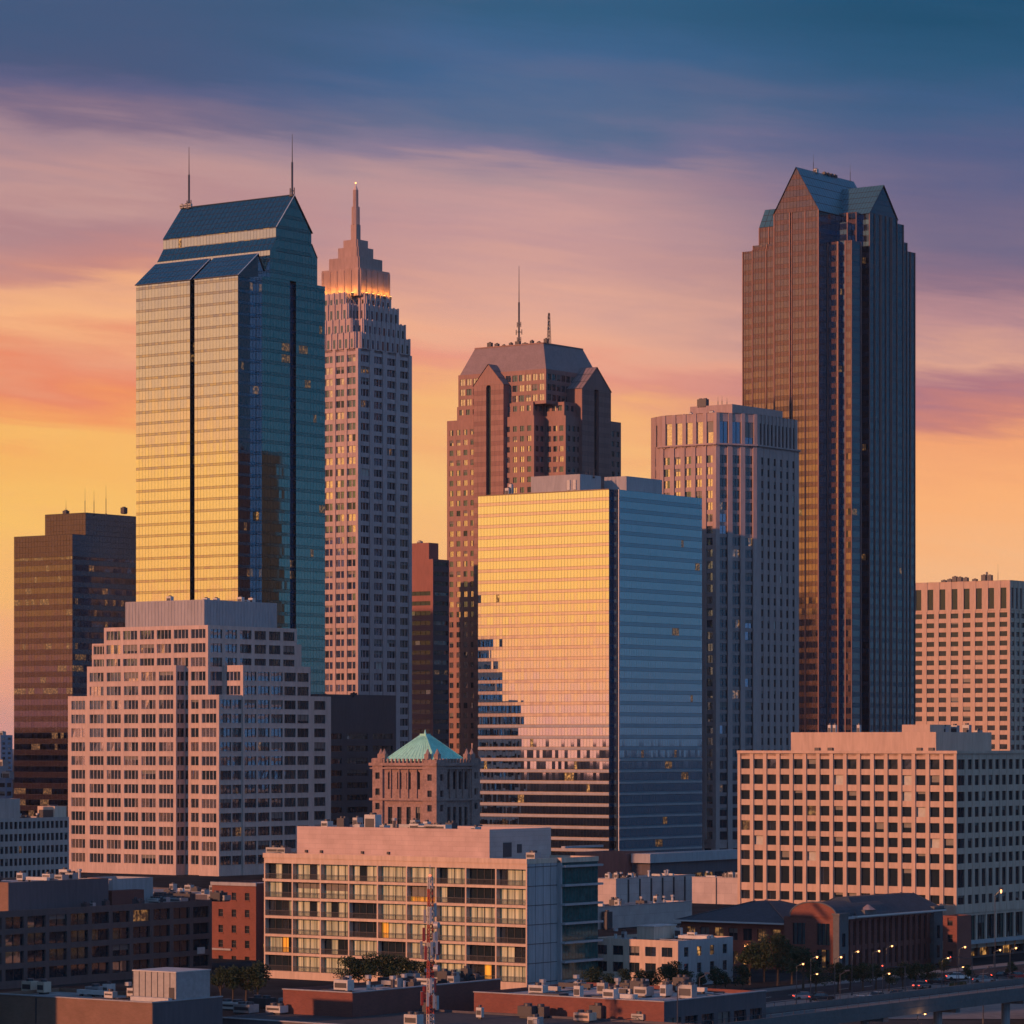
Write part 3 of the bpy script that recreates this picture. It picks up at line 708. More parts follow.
# find chamfer: points at columns 716 (left end) and 757 (right end)
ca=11.5; uL=-ca; vR=ca
for _ in range(20):
    uL=B.U(716,0); vR=B.V(757,0)
L=-B.U(660,0); Wd=B.V(799,0); ul_=B.U(651,5)
fh=4.36; zb=B.Z(440)-20*fh*1.0; zb=zb%fh
wl=[('pane_sunlit',.75),('pane',.25)]; wr=[('pane',.35),('pane_dim',.64),('pane_blind',.01)]; wc=[('pane',.10),('pane_dim',.87),('pane_lit_soft',.03)]
SL=punch('stone_octagon',4.6,fh,2.9,2.75,.9,zb,cols=5,sr=.5,depth=.3,mats=wl,sub=2,mull=.1); SC=punch('stone_octagon',4.6,fh,3.4,3.0,.8,zb,cols=3,sr=.6,depth=.3,mats=wc,sub=2,mull=.1,spm='spandrel_dark')
SR=punch('stone_octagon',3.6,fh,1.7,2.7,.9,zb,sr=.15,depth=.35,cols=6,mats=wr,margin=1.6,spm='spandrel_dark')
SN=punch('stone_octagon',2.6,fh,1.2,3.0,.8,zb,cols=1,sr=.3,depth=.25,mats=wr)
zt=B.Z(442)
cc=B.V(651,-L)
path=lambda L,uL,vR,Wd,a,b,c_,n_:[(-L,0,a),(uL,0,b),(0,vR,c_),(0,Wd,n_),(-4,Wd+5,None),(-L,Wd+5,None),(ul_,Wd,None),(ul_,5,n_)]
B.prism(path(L,uL,vR,Wd,SL,SC,SR,SN),9,zt,'stone_octagon')
zt2=B.Z(411)
top=lambda a:(lambda z0,z1:[(z0+1.2,z1-3.2)])
TL=punch('stone_octagon',4.6,fh,3.0,1,1,0,cols=5,sr=.4,depth=.3,mats=[('pane_sunlit',1)],rowsel=top(0),sub=1)
TC=punch('stone_octagon',4.6,fh,3.9,1,1,0,cols=3,sr=.4,depth=.3,mats=[('glass_dark',1)],rowsel=top(0),sub=2)
TR=punch('stone_octagon',2.6,fh,1.5,1,1,0,sr=.4,depth=.3,mats=[('glass_navy',1)],rowsel=top(0),margin=1.2)
TN=punch('stone_octagon',2.6,fh,1.2,1,1,0,cols=1,sr=.2,depth=.2,mats=[('pane_dim',1)],rowsel=top(0))
B.prism(path(L-1,uL+.2,vR+.2,Wd-1,TL,TC,TR,TN),zt-1,zt2,'stone_octagon')
B.prism([(-L-.6,-.6),(uL+.3,-.6),(.6,vR-.3),(.6,Wd+.3),(-4,Wd+5),(-L,Wd+5),(-L-5,Wd),(-L-5,5)],zt-.5,zt+.1,'stone_octagon',parapet=0,part='ledge',roof='stone_octagon')
# podium colonnade
PB=punch('stone_octagon',6,8,3.6,6.2,.5,0,sr=.8,depth=.4,mats=[('pane_dim',.8),('pane_lit_soft',.2)])
B.prism([(-L-1,-1,PB),(uL+.5,-1,PB),(1,vR-.5,PB),(1,Wd+1,None),(-L-1,Wd+6,None)],0,10,'stone_octagon')
zp=B.Z(403,uL,6); 
B.prism([(B.U(690,8),8,None),(uL+2,8,None),(-6,vR+6,None),(-6,Wd-2,None),(B.U(690,8),Wd-2,None)],zt2-1,B.Z(404,uL+2,8),'stone_octagon')
hvac(B,B.U(703,9),9,B.Z(404,uL+2,8)-.8,4,2,3.4,'metal_dark',2)
for px in (718,722,727): antenna(B,B.U(px,10),10,B.Z(404,uL+2,8)-.8,B.Z(random.uniform(395,399),B.U(px,10),10),.12,0)
clutter(B,-L+3,uL,2,6,zt2-1,4,1,2)
B.finish()

# ================================================================== 5 TALLEST DARK TOWER
B=Bld('dark_granite_tower','tallest dark brown tower with two steep gables meeting in a green-grey roof, at the right','skyscraper',851,1480,vis=(742,200,916,735))
fh=4.68
def ribbed(st0,pitch,wd,mat):
    def st(B,p0,p1,z0,z1):
        st0(B,p0,p1,z0,z1); L_,P=frame(p0,p1); n=int(L_/pitch); m=B.mb('piers')
        for k in range(n+1):
            c=min(max(L_*k/max(n,1),wd/2),L_-wd/2)
            if L_>1.5: fbox(m,P,c-wd/2,c+wd/2,z0,z1,.03,.30,mat)
    return st
bz=ribbed(curtain('glass_bronze','glass_bronze_spandrel',fh,1.6,2.0,lit=.0016,jit=.010,gap=.09),4.8,.45,'granite_brown_dark'); nv=ribbed(curtain('glass_navy','glass_navy_spandrel',fh,1.7,2.0,lit=.002,jit=.008,gap=.09),4.2,.5,'granite_brown_dark')  # warm tint for lit sides, navy tint painting the shaded sides
dk=curtain('glass_dark','glass_navy_spandrel',fh,1.7,2.0,lit=.012)
# near corner part: strips 827.5-838.6 lit, 838.6-845 dark, 845-851 lit, 851-861 blue, 861-869 dark
fB=-0.0
uA=B.U(827.5); u1=B.U(838.6); 
L=-B.U(742.5,2.0); 
# left gable bay front is forward by bd: right end column 819, side seen 819-827
bd=B.V(819,uA); c1=uA; c0=B.U(774,bd)
W_=B.V(915,-2)
ztop=B.Z(240); zsh=B.Z(252,B.U(742.5,2),2)
vA=B.V(861); u3=B.U(845)
B.prism([(c1,0,bz),(u1,0,dk),(u1,2.6,dk),(u3,2.6,dk),(u3,0,bz),(0,0,nv),(0,vA,dk),(-3,vA,None),(-3,B.V(900),None),(c1,B.V(900),None)],0,ztop,'glass_navy_spandrel',parapet=.8,part='rear_wall')
def groove_path(p0,p1,cuts,st,dst,dep):   # split an edge by dark grooves
    Ln=math.hypot(p1[0]-p0[0],p1[1]-p0[1]); t=((p1[0]-p0[0])/Ln,(p1[1]-p0[1])/Ln); n=(t[1],-t[0]); out=[(*p0,st)]
    for s,w in cuts:
        a=(p0[0]+t[0]*(s-w/2),p0[1]+t[1]*(s-w/2)); b=(p0[0]+t[0]*(s+w/2),p0[1]+t[1]*(s+w/2))
        out+= [(*a,dst),(a[0]-n[0]*dep,a[1]-n[1]*dep,dst),(b[0]-n[0]*dep,b[1]-n[1]*dep,dst),(*b,st)]
    return out
# left wings
uw=B.U(754,1.0)
B.prism([(-L,2.0,bz),(uw,2.0,bz),(uw,-.5,bz),(c0-.8,-.5,dk),(c0-.8,1.5,dk),(c0,1.5,dk),(c0,W_*.8,None),(-L,W_*.8,None)],0,zsh,'glass_navy_spandrel',part='rear_wall')
ux=B.U(757.5,3); 
B.prism([(uw+.2,-.2,bz),(c0-.5,-.2,None),(c0-.5,20,None),(uw+.2,20,None)],zsh-1,B.Z(243,c0,0),'glass_navy_spandrel',part='rear_wall')
ux=B.U(759,6)
B.prism([(ux,6,bz),(c0-.5,6,None),(c0-.5,20,None),(ux,20,None)],zsh-1,B.Z(228,ux,6),'glass_navy_spandrel',part='rear_wall',parapet=0)
rf=B.mb('roof'); zz=B.Z(228,ux,6); zz2=B.Z(214,ux,9)
grid_slope(rf,(ux,6,zz),(c0,6,zz),(c0,11,zz2+2),(ux,11,zz2+2),6,3,'roof_teal','mullion'); rf.face([(ux,6,zz),(ux,11,zz2+2),(ux,20,zz)],'roof_teal')
# left gable bay
ze=B.Z(209.5,c1,bd); za=B.Z(167,(c0+c1)/2,bd); Lb=c1-c0
gs=groove_path((c0,bd),(c1,bd),[(Lb*.38,.6)],bz,dk,1.0)
back=16
for i_ in range(len(gs)):
    p0=gs[i_][:2]; p1=(gs[i_+1][:2] if i_+1<len(gs) else (c1,bd)); gs[i_][2](B,p0,p1,0,ze)
dk(B,(c1,bd),(c1,-.13),0,ztop); dk(B,(c1,bd),(c1,back),ztop,ze)
bz(B,(c0,back),(c0,bd),0,ze)
gb=curtain('glass_bronze','glass_bronze_spandrel',fh,1.6,2.0,clip=lambda z:((z-ze)/(za-ze)*Lb/2,Lb-(z-ze)/(za-ze)*Lb/2),jit=.01)
gb(B,(c0,bd),(c1,bd),ze,za-.3)
# right gable bay
uf=1.2; d0=B.V(869,uf); d1=B.V(897,uf); zre=B.Z(212,uf,d0); zre=B.Z(219,uf,d1); 
zra=B.Z(185,uf,(d0+d1)/2); Lr=d1-d0
gs=groove_path((uf,d0),(uf,d1),[(Lr*.40,.6),(Lr*.78,.6)],nv,dk,1.0)
for i_ in range(len(gs)):
    p0=gs[i_][:2]; p1=(gs[i_+1][:2] if i_+1<len(gs) else (uf,d1)); gs[i_][2](B,p0,p1,0,zre)
dk(B,(-10,d0),(uf,d0),0,zre)
gr=curtain('glass_navy','glass_navy_spandrel',fh,1.7,2.0,clip=lambda z:((z-zre)/(zra-zre)*Lr/2,Lr-(z-zre)/(zra-zre)*Lr/2))
gr(B,(uf,d0),(uf,d1),zre,zra-.3)
dk(B,(uf,d1),(-10,d1),0,zre)
# right wings
v4=B.V(903,-.5)
B.prism([(-12,d1,None),(-.3,d1,nv),(-.3,v4,None),(-12,v4,None)],0,B.Z(225,-.3,v4),'glass_navy_spandrel',part='rear_wall')
v5=B.V(907,-1.2)
B.prism([(-12,v4,None),(-1.2,v4,nv),(-1.2,v5,None),(-12,v5,None)],0,B.Z(243,-1.2,v5),'glass_navy_spandrel',part='rear_wall')
B.prism([(-14,v5,dk),(-2,v5,nv),(-2,W_,None),(-14,W_,None)],0,B.Z(253,-2,W_),'glass_navy_spandrel',part='rear_wall')
# core above the near corner and roofs
midL=(c0+c1)/2; midR=(d0+d1)/2
B.prism([(c1-.3,5,dk),(-5,5,nv),(-5,d1,None),(c1-.3,d1,None)],ztop-1,B.Z(222,-5,5),'glass_bronze_spandrel',part='rear_wall')
zco=B.Z(213,-3,d0)
B.prism([(c0+.3,back-6,bz),(-7,9,bz),(-3,9,nv),(-3,d1+3,None),(c0+.3,d1+3,None)],ztop-1,zco,'glass_bronze_spandrel',part='rear_wall',roof='roof_teal',parapet=0)
yend=d1+4
grid_slope(rf,(c1+.5,bd-.5,ze-.6),(c1+.5,yend,ze-.6),(midL,yend,za),(midL,bd-.5,za),22,5,'roof_teal','mullion')
grid_slope(rf,(c0-.5,yend,ze-.6),(c0-.5,bd-.5,ze-.6),(midL,bd-.5,za),(midL,yend,za),22,5,'roof_teal','mullion')
grid_slope(rf,(midL,d0-.5,zre-.6),(uf+.5,d0-.5,zre-.6),(uf+.5,midR,zra),(midL,midR,zra),16,5,'roof_teal','mullion')
grid_slope(rf,(uf+.5,d1+.5,zre-.6),(midL,d1+.5,zre-.6),(midL,midR,zra),(uf+.5,midR,zra),16,5,'roof_teal','mullion')
rf.face([(c0,yend,ze),(c1,yend,ze),(midL,yend,za)][::-1],'roof_teal')
B.prism([(c0,back-2,None),(c1,back-2,None),(c1,yend,None),(c0,yend,None)],0,ze-.7,'glass_navy_spandrel',part='rear_wall')
antenna(B,midL,7,za-.5,B.Z(154,midL,7),.14,0); hvac(B,midL,9,za-.6,1.8,1.8,1.8,'metal_white')
antenna(B,midL,yend-3,za-.5,B.Z(164,midL,yend-3),.14,0)
for k in range(4): hvac(B,midL,16+3*k,za-.5,1.6,1.6,1.2,'metal_dark')
B.finish()

# ================================================================== 6 CENTRAL MIRROR-GLASS BLOCK
B=Bld('mirror_glass_building','broad boxy office block with mirror glass, its left side blazing gold and right side blue','office building',614,1210,vis=(478,470,702,860))
fh=3.93
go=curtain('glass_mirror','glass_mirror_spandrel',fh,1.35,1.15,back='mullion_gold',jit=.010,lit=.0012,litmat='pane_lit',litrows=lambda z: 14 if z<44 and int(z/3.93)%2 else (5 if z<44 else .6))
bl=curtain('glass_mirror_shade','glass_mirror_shade_spandrel',fh,1.5,1.3,litrows=lambda z:3 if z<48 else 1,lit=.006,jit=.006)  # right side: same mirror glass, shade painted in as blue
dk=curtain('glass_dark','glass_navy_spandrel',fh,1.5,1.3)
nc=3.2; un=-nc
uN=B.U(609); vN=B.V(619.5)
L=-B.U(478); Wd=B.V(702); zt=B.Z(489)
B.prism([(-L,0,go),(uN,0,dk),(uN,vN*.7,dk),(-.6,vN*.7,dk),(-.6,vN,dk),(0,vN,bl),(0,Wd,None),(-L,Wd,None)],0,zt,'glass_mirror_shade',parapet=1.2,part='rear_wall')
m=B.mb('roof_trim'); m.bar((-.3,vN,0),(-.3,vN,zt+.1),.22,'white_trim',4); m.bar((-L,-.05,zt),(uN,-.05,zt),.25,'mullion_gold',4)
# lower floors: pale spandrel ledges that stand a little proud
m=B.mb('ledges'); Lf,P=frame((-L,0),(uN,0)); Lr,P2=frame((0,vN),(0,Wd))
for k in range(1,14):
    fbox(m,P,0,Lf,k*fh+.1,k*fh+.95,.02,.12,'concrete_grey')
for k in range(1,11):
    fbox(m,P2,0,Lr,k*fh+.1,k*fh+.8,.02,.10,'metal_grey')
p1u=B.U(580,6); 
B.prism(B.rect(B.U(531,6),p1u,6,B.V(601,p1u)),zt-1.2,B.Z(474,p1u,6),'stone_octagon' if 0 else 'concrete_grey',roof='roof_gravel',part='penthouse')
va=B.V(626,p1u)-4
u5=B.U(626.5,24); B.prism(B.rect(p1u-2,u5,24,B.V(662,u5)),zt-1.2,B.Z(476,u5,24),'concrete_grey',part='penthouse')
for k in range(2):
    q=B.U(569+6*k,6); m=MB(); m.box(q-.6,q+.6,5.6,5.99,zt+1,zt+4.5,'metal_white'); m.build('roof_door',B.root)
for px in (586,590,594): antenna(B,B.U(px,14),14,B.Z(474,p1u,6)-1,B.Z(468,B.U(px,14),14),.15,0)
hvac(B,B.U(508,4),4,zt-1,1.6,1.6,3.6,'metal_white'); hvac(B,B.U(511,5),5,zt-1,1.2,1.2,5.0,'metal_white')
B.finish()
# podium to its right with a maroon wing
B=Bld('podium_building','low dark podium with a maroon wing below the gold and blue glass block','building',650,1130,vis=(570,850,740,885))
zt=B.Z(863); rs=punch('concrete_dark',6,4,5.2,2.0,1.0,0,mats=[('pane',.7),('pane_lit_soft',.25),('pane_dim',.05)],depth=.3)
B.prism(B.rect(-26,0,0,B.V(745),rs,rs),0,zt,'concrete_grey')
B.prism(B.rect(B.U(575,-4),B.U(625,-4),-4,14,None,None),0,B.Z(853,B.U(625,-4),-4),'granite_red',roof='roof_dark')
m=B.mb('canopy'); Lr,P=frame((0,0),(0,B.V(745))); fbox(m,P,-2,Lr,zt+.02,zt+3.0,-6,1.4,'concrete_grey')
B.finish()

# ================================================================== 7 PINK STEPPED STONE BUILDING
B=Bld('stepped_stone_building','pink stone office building stepping up on both sides to a plain penthouse, lower left','office building',208,1208,vis=(66,600,332,885))
fh=4.89
z625=B.Z(625); zb=z625%fh-.6
wl=[('pane_sunlit',.25),('pane',.55),('pane_dim',.2)]; wr=[('pane',.8),('pane_dim',.19),('pane_lit_soft',.01)]
SL=punch('stone_light',7.6,fh,6.6,3.1,1.05,zb,sub=4,depth=.45,mats=wl,mull=.2,frame_mat='stone_light_dark',margin=.5,sillbar=.08)
SR=punch('stone_light',7.6,fh,6.3,3.1,1.05,zb,sub=3,depth=.45,mats=wr,mull=.2,frame_mat='metal_dark',margin=.5,sillbar=.08)
zA,zB,zC,zD=z625,B.Z(641),B.Z(665),B.Z(695)
fw=5.0                                     # how far the forward wings stand out
# top block
B.prism(B.rect(B.U(104),0,0,B.V(297),SL,SR),0,zA,'stone_light')
B.prism([(B.U(92,1.2),1.2,SL),(B.U(104)-.03,1.2,None),(B.U(104)-.03,40,None),(B.U(92,1.2),40,None)],0,zB,'stone_light')
B.prism([(-14,B.V(297)+.03,None),(-1.2,B.V(297)+.03,SR),(-1.2,B.V(304),None),(-14,B.V(304),None)],0,zB,'stone_light')
# left forward wing (top at 665) and its lower shoulder
uW=B.U(176,-fw); B.prism([(B.U(87,-fw),-fw,SL),(uW,-fw,SR),(uW,-.02,None),(B.U(87,-fw),-.02,None)],0,zC,'stone_light')
B.prism([(B.U(68,-fw+.8),-fw+.8,SL),(B.U(87,-fw)-.03,-fw+.8,None),(B.U(87,-fw)-.03,34,None),(B.U(68,-fw+.8),34,None)],0,zD,'stone_light')
# corner block
uc0=B.U(197,-3.0)
cb=4.2
ucr=B.U(219,-cb); B.prism([(B.U(199,-cb),-cb,SL),(ucr,-cb,SR),(ucr,B.V(222,ucr)+12,None),(0.02,B.V(222,ucr)+12,None),(0.02,-.02,None),(B.U(199,-cb),-.02,None)],0,zD,'stone_light')
# right forward wing
fr2=ucr+.5; vq=B.V(243,fr2); vR1=B.V(310.5,fr2)
B.prism([(0.02,vq,SL),(fr2,vq,SR),(fr2,vR1,None),(.02,vR1,None)],0,zC,'stone_light')
B.prism([(-20,vR1+.03,None),(fr2-.8,vR1+.03,SR),(fr2-.8,B.V(331,fr2-.8),None),(-20,B.V(331,fr2-.8),None)],0,zD,'stone_light')
up=B.U(204,5); B.prism(B.rect(B.U(125.5,5),up,5,B.V(277,up)),zA-1,B.Z(599.5,up,5),'concrete_grey',part='penthouse')
m=B.mb('penthouse_ribs'); Lr,P=frame((up,5),(up,B.V(277,up)))
for k in range(24): fbox(m,P,Lr*k/24,Lr*k/24+.25,zA,B.Z(599.5,up,5)-.3,.002,.12,'concrete_grey')
Lr,P=frame((B.U(125.5,5),5),(up,5))
for k in range(24): fbox(m,P,Lr*k/24,Lr*k/24+.25,zA,B.Z(599.5,up,5)-.3,.002,.12,'concrete_grey')
for px in (170,205,214,236,241,246): hvac(B,B.U(px,9) if px<204 else up-3,9 if px<204 else 9+(px-204)*.6,B.Z(599.5,up,5)-1,2,1.6,random.uniform(1.5,2.8),'metal_white')
B.finish()

# ================================================================== 8 DARK BRONZE BLOCK far left

B=Bld('bronze_glass_building','dark bronze glass office block with faint lit rows and rooftop masts, at the far left','office building',72.4,1420,vis=(14,500,135,800))
fh=4.55
bz=curtain('glass_plum','glass_plum_spandrel',fh,1.6,2.1,lit=.045,jit=.01,litrows=lambda z:3 if int(z/fh)%4==1 else .8)
nv=curtain('glass_dark','glass_navy_spandrel',fh,1.6,2.1,lit=.035,litrows=lambda z:3 if int(z/fh)%5==1 else 1)  # right side tinted darker to carry its shade
zt=B.Z(534)
B.prism(B.rect(B.U(14),0,0,B.V(150),bz,nv),0,zt-9,'concrete_dark')
pl=curtain('glass_plum_spandrel','glass_plum_spandrel',4.5,1.6,2.1); pn=curtain('glass_navy_spandrel','glass_navy_spandrel',4.5,1.6,2.1)
B.prism(B.rect(B.U(14),0,0,B.V(150),pl,pn),zt-9,zt,'concrete_dark')
u6=B.U(85.6,9); B.prism(B.rect(B.U(45,9),u6,9,B.V(160,u6),pl,pn),zt-1,B.Z(512.5,u6,9),'concrete_dark',part='penthouse')
zp=B.Z(512.5,u6,9)-1
for px,y in ((66,500),(85,488),(94,490),(106,485)): antenna(B,B.U(px,14),14,zp,B.Z(y,B.U(px,14),14),.13,1 if px==66 else 0)
for px in (66,124): hvac(B,B.U(px,14),14,zp,2,2,2.6,'metal_dark')
B.finish()

# ================================================================== 9 DARK RED BLOCK behind
B=Bld('dark_red_building','narrow dark red office building with ribbon windows between the spire tower and granite tower','office building',433,1570,vis=(412,540,447,740))
fh=4.43; rb=punch('granite_red',40,fh,28,1.9,1.4,0,cols=1,depth=.5,mats=[('pane_dim',.9),('pane',.1)],sub=9,mull=.1,margin=.3,zmax=B.Z(588)); 
rd=punch('concrete_dark',40,fh,11,1.9,1.4,0,cols=1,depth=.5,mats=[('pane_dim',.8),('pane_lit_soft',.05),('pane',.15)],sub=9,mull=.1,margin=.3,zmax=B.Z(560))
B.prism(B.rect(-30,0,0,12,rb,rd),0,B.Z(559),'granite_red')
B.prism(B.rect(-20,B.U(429,3),3,10),B.Z(559)-1,B.Z(542),'granite_red',part='penthouse'); hvac(B,-12,6,B.Z(542)-1,2,2,2)
B.finish()
# ================================================================== 10 DARK RIBBON-WINDOW BLOCK
B=Bld('ribbon_window_building','dark blank-topped office block with long black ribbon windows, right of the stepped stone building','office building',318,1300,vis=(330,695,397,830))
fh=4.6; rb=punch('concrete_dark',13,fh,12.5,2.1,1.2,0,depth=.6,mats=[('pane_dim',.85),('pane',.15)],sub=6,mull=.1,margin=.3,zmax=B.Z(727))
B.prism(B.rect(-4,0,0,B.V(396),None,rb),0,B.Z(694),'concrete_dark'); clutter(B,-3,-2,5,25,B.Z(694)-1,3)
B.finish()

# ================================================================== 11 OLD BUILDING with green copper roof
B=Bld('copper_roofed_building','old ornate stone building with arched windows under a green copper pyramid roof','building',436,1080,vis=(370,755,482,830))
L=-B.U(374); Wd=B.V(478); z0=B.Z(763)
wm=[('pane_dim',.7),('pane',.3)]; s='stone_green_roof_building'
uL0,uL1=B.U(384),B.U(424)
zT=B.Z(790); zM=z0-1.5
low=lambda a,b:punch(s,3,1,1.7,1,1,0,cols=a,rowsel=lambda x,y:[(y-17,y-11),(y-9.6,y-2.2)] if b else [(y-16,y-14),(y-11.5,y-9.5),(y-6.5,y-4.5)],mats=wm,depth=.6,sub=2,bar_z=b,mull=.12)
arc=punch(s,3,1,1.75,1,1,0,cols=4,rowsel=lambda x,y:[(y-8.2,y-2.6)],mats=wm,depth=.7,arch=True,sub=2,mull=.12)
sm=punch(s,3,1,1.2,1,1,0,cols=1,rowsel=lambda x,y:[(y-6.5,y-4)],mats=wm,depth=.5,arch=True)
zS=z0-11.5
one=low(1,False)
for (p0,p1,lo,up_) in (((uL0,0),(uL1,0),low(4,True),arc),((0,B.V(445)),(0,B.V(470)),low(4,True),arc)):
    lo(B,p0,p1,0,zS); up_(B,p0,p1,zS,z0)
B.prism([(-L,-.8,low(1,False)),(uL0,-.8,None),(uL0,4,None),(-L,4,None)],0,z0+1.5,s)
B.prism([(uL1,-.8,low(1,False)),(.8,-.8,low(1,False)),(.8,B.V(445),None),(uL1,B.V(445),None)],0,z0+1.0,s)
B.prism([(-4,B.V(470),None),(.8,B.V(470),low(1,False)),(.8,Wd,None),(-4,Wd,None)],0,z0+1.5,s)
B.prism([(-L,4,None),(uL0,1.5,None),(uL1,1.5,None),(-1.5,B.V(445),None),(-1.5,B.V(470),None),(-1.5,Wd,None),(-L,Wd,None)],0,z0,s,roof='roof_dark',parapet=0)
m=B.mb('cornice')
for a,b in (((-L,0),(0,0)),((0,0),(0,Wd))):
    Lf,P=frame(a,b)
    for zz,hh,oo in ((z0-.9,.9,1.2),(z0-11.7,.7,1.1),(z0-1.9,.5,.95),(z0-20,.6,1.0)): fbox(m,P,-oo,Lf+oo,zz,zz+hh,.85,oo,s)
    n=int(Lf/1.5)
    for k in range(n+1): fbox(m,P,Lf*k/n-.3,Lf*k/n+.3,z0,z0+1.3,.2,.9,s)
    for k in range(int(Lf/3.4)+1): fbox(m,P,3.4*k-.2,3.4*k+.25,z0-11,z0-2,-.05,.5,s)
for (u,v) in ((-L+2,1),(uL0-.6,1),(-1,2),(-1,Wd-2),(uL1+1,.6),(-.5,B.V(468))):
    m.box(u-.8,u+.8,v-.8,v+.8,z0+1,z0+2.8,s); m.bar((u,v,z0+2.8),(u,v,z0+4.4),.8,s,6,.1)
ez=B.Z(760.5); A=[(uL0-.5,1),(-1.2,1),(-1.2,B.V(466,-1)),(uL0-.5,B.V(466,-1))]
ac=((A[0][0]+A[1][0])/2,(A[0][1]+A[2][1])/2); az=B.Z(736,*ac); C=[(ac[0]+sx*1.2,ac[1]+sy*1.2) for sx,sy in ((-1,-1),(1,-1),(1,1),(-1,1))]
rf=MB()
for k in range(4):
    j=(k+1)%4
    A0,A1,C1,C0=Vector((*A[k],ez)),Vector((*A[j],ez)),Vector((*C[j],az)),Vector((*C[k],az)); rf.face([tuple(q) for q in (A0,A1,C1,C0)],'copper_green')
    nr=(A1-A0).cross(C0-A0).normalized()
    for q in range(13):      # standing seams
        f=q/12; a=A0.lerp(A1,f)+nr*.05; b=C0.lerp(C1,f)+nr*.05; rf.bar(a,b,.11,'copper_green',4)
rf.box(C[0][0],C[2][0],C[0][1],C[2][1],az,az+.7,'copper_green'); rf.bar((*ac,az+.7),(*ac,az+2.0),.4,'copper_green',6,.1)
for k in range(4): rf.bar((*A[k],ez),(*A[(k+1)%4],ez),.3,'copper_green',4)
for k in range(4): rf.bar((*A[k],ez+.15),(*C[k],az+.15),.22,'copper_green',4)
rf.build('roof',B.root)
B.finish()

# ================================================================== 12 APARTMENT BUILDING
B=Bld('apartment_building','long apartment block with curtained balconies, some lit yellow, and a blank pink upper storey','apartment building',527,640,vis=(262,860,596,990))
zt=B.Z(864); fh=19.35*640/F; L=-B.U(264); zb=zt-.75-6*fh
wm=[('curtain',.62),('pane_dim',.28),('pane',.04),('curtain_lit',.06)]
SL=punch('concrete_apartment',5,fh,6.9,fh-.5,.22,zb,cols=9,maxw=.955,depth=1.3,mats=wm,sub=4,mull=.09,margin=.15,rail=True,jit=.002)
z0=max(0,zb+.0)
SL(B,(-L,0),(0,0),0,zt)
u_b=0; vB1=B.V(557); vB2=B.V(594)
w=B.mb('wall')
w.face([(0,0,0),(0,vB1,0),(0,vB1,zt+.4),(0,0,zt+.4)],'concrete_grey')
m=B.mb('wall_joints'); Lf,P=frame((0,0),(0,vB1))
for k in range(7): fbox(m,P,.05,Lf,zb+k*fh+.1,zb+k*fh+.22,.003,.05,'metal_dark')
for k in range(4): fbox(m,P,Lf*k/4+.3,Lf*k/4+.36,.5,zt,.003,.03,'metal_dark')
GR=curtain('glass_balcony','glass_balcony',fh,1.1,.5,zb=zb,part='glass_balconies',gap=.04,lit=.0)
GR(B,(.9,vB1+.4),(.9,vB2),0,zt)
m=B.mb('balcony_slabs'); Lf,P=frame((.9,vB1+.4),(.9,vB2))
for k in range(8):
    if zb+k*fh-.1>0: fbox(m,P,-.3,Lf+.5,zb+k*fh-.15,zb+k*fh+.25,.003,.9,'concrete_grey')
w.face([(0,vB1,0),(.9,vB1,0),(.9,vB1,zt+.4),(0,vB1,zt+.4)],'concrete_grey')
w.face([(.9,vB1,0),(.9,vB1+.4,0),(.9,vB1+.4,zt+.4),(.9,vB1,zt+.4)],'concrete_grey')
w.face([(.9,vB2,0),(-L,vB2,0),(-L,vB2,zt),(.9,vB2,zt)],'concrete_grey'); w.face([(-L,vB2,0),(-L,0,0),(-L,0,zt),(-L,vB2,zt)],'concrete_apartment')
B.prism([(-L-.2,-.12,None),(.05,-.12,None),(.05,vB1,None),(1.0,vB1,None),(1.0,vB2+.1,None),(-L-.2,vB2+.1,None)],zt,zt+.9,'concrete_apartment',roof='roof_pale',parapet=.5)
up=B.U(489.5,2.0); vP=B.V(551,up)
B.prism(B.rect(B.U(297,2),up,2,vP),zt+.4,B.Z(829.5,up,2),'panel_apartment',roof='roof_pale',parapet=.6,part='upper_storey')
zp=B.Z(829.5,up,2)-.6
m=MB(); q=B.V(503,up); m.box(up+.01,up+.12,q,q+2.6,zt+.9,zt+3.6,'metal_dark'); m.build('door',B.root)
m=MB(); q=B.V(517,up); m.box(up+.01,up+.12,q,q+1.4,zt+1.6,zt+3.2,'metal_dark'); m.build('vent',B.root)
for px,wd,hh in ((372,2.6,3.0),(384,1.0,1.0),(416,2.2,1.4),(428,5,1.1),(437,5,1.3),(475,1,1)): hvac(B,B.U(px,3.5),3.8,zp,wd,2,hh,'metal_white')
clutter(B,B.U(320,8),B.U(470,8),6,vP-3,zp,12,1,2.5)
for px in (307,322,363,389): 
    m=MB(); m.box(B.U(px,2)-.25,B.U(px,2)+.25,1.6,1.99,zt+1.1,zt+1.6,'metal_dark'); m.build('roof_lamp',B.root)
hvac(B,B.U(275,6),6,zt+.4,3,2,1.4); hvac(B,-3,B.V(553,0)-2,zt+.4,2,2,1.5); hvac(B,B.U(284,6),6,zt+.4,2,2,1.4)
B.finish()

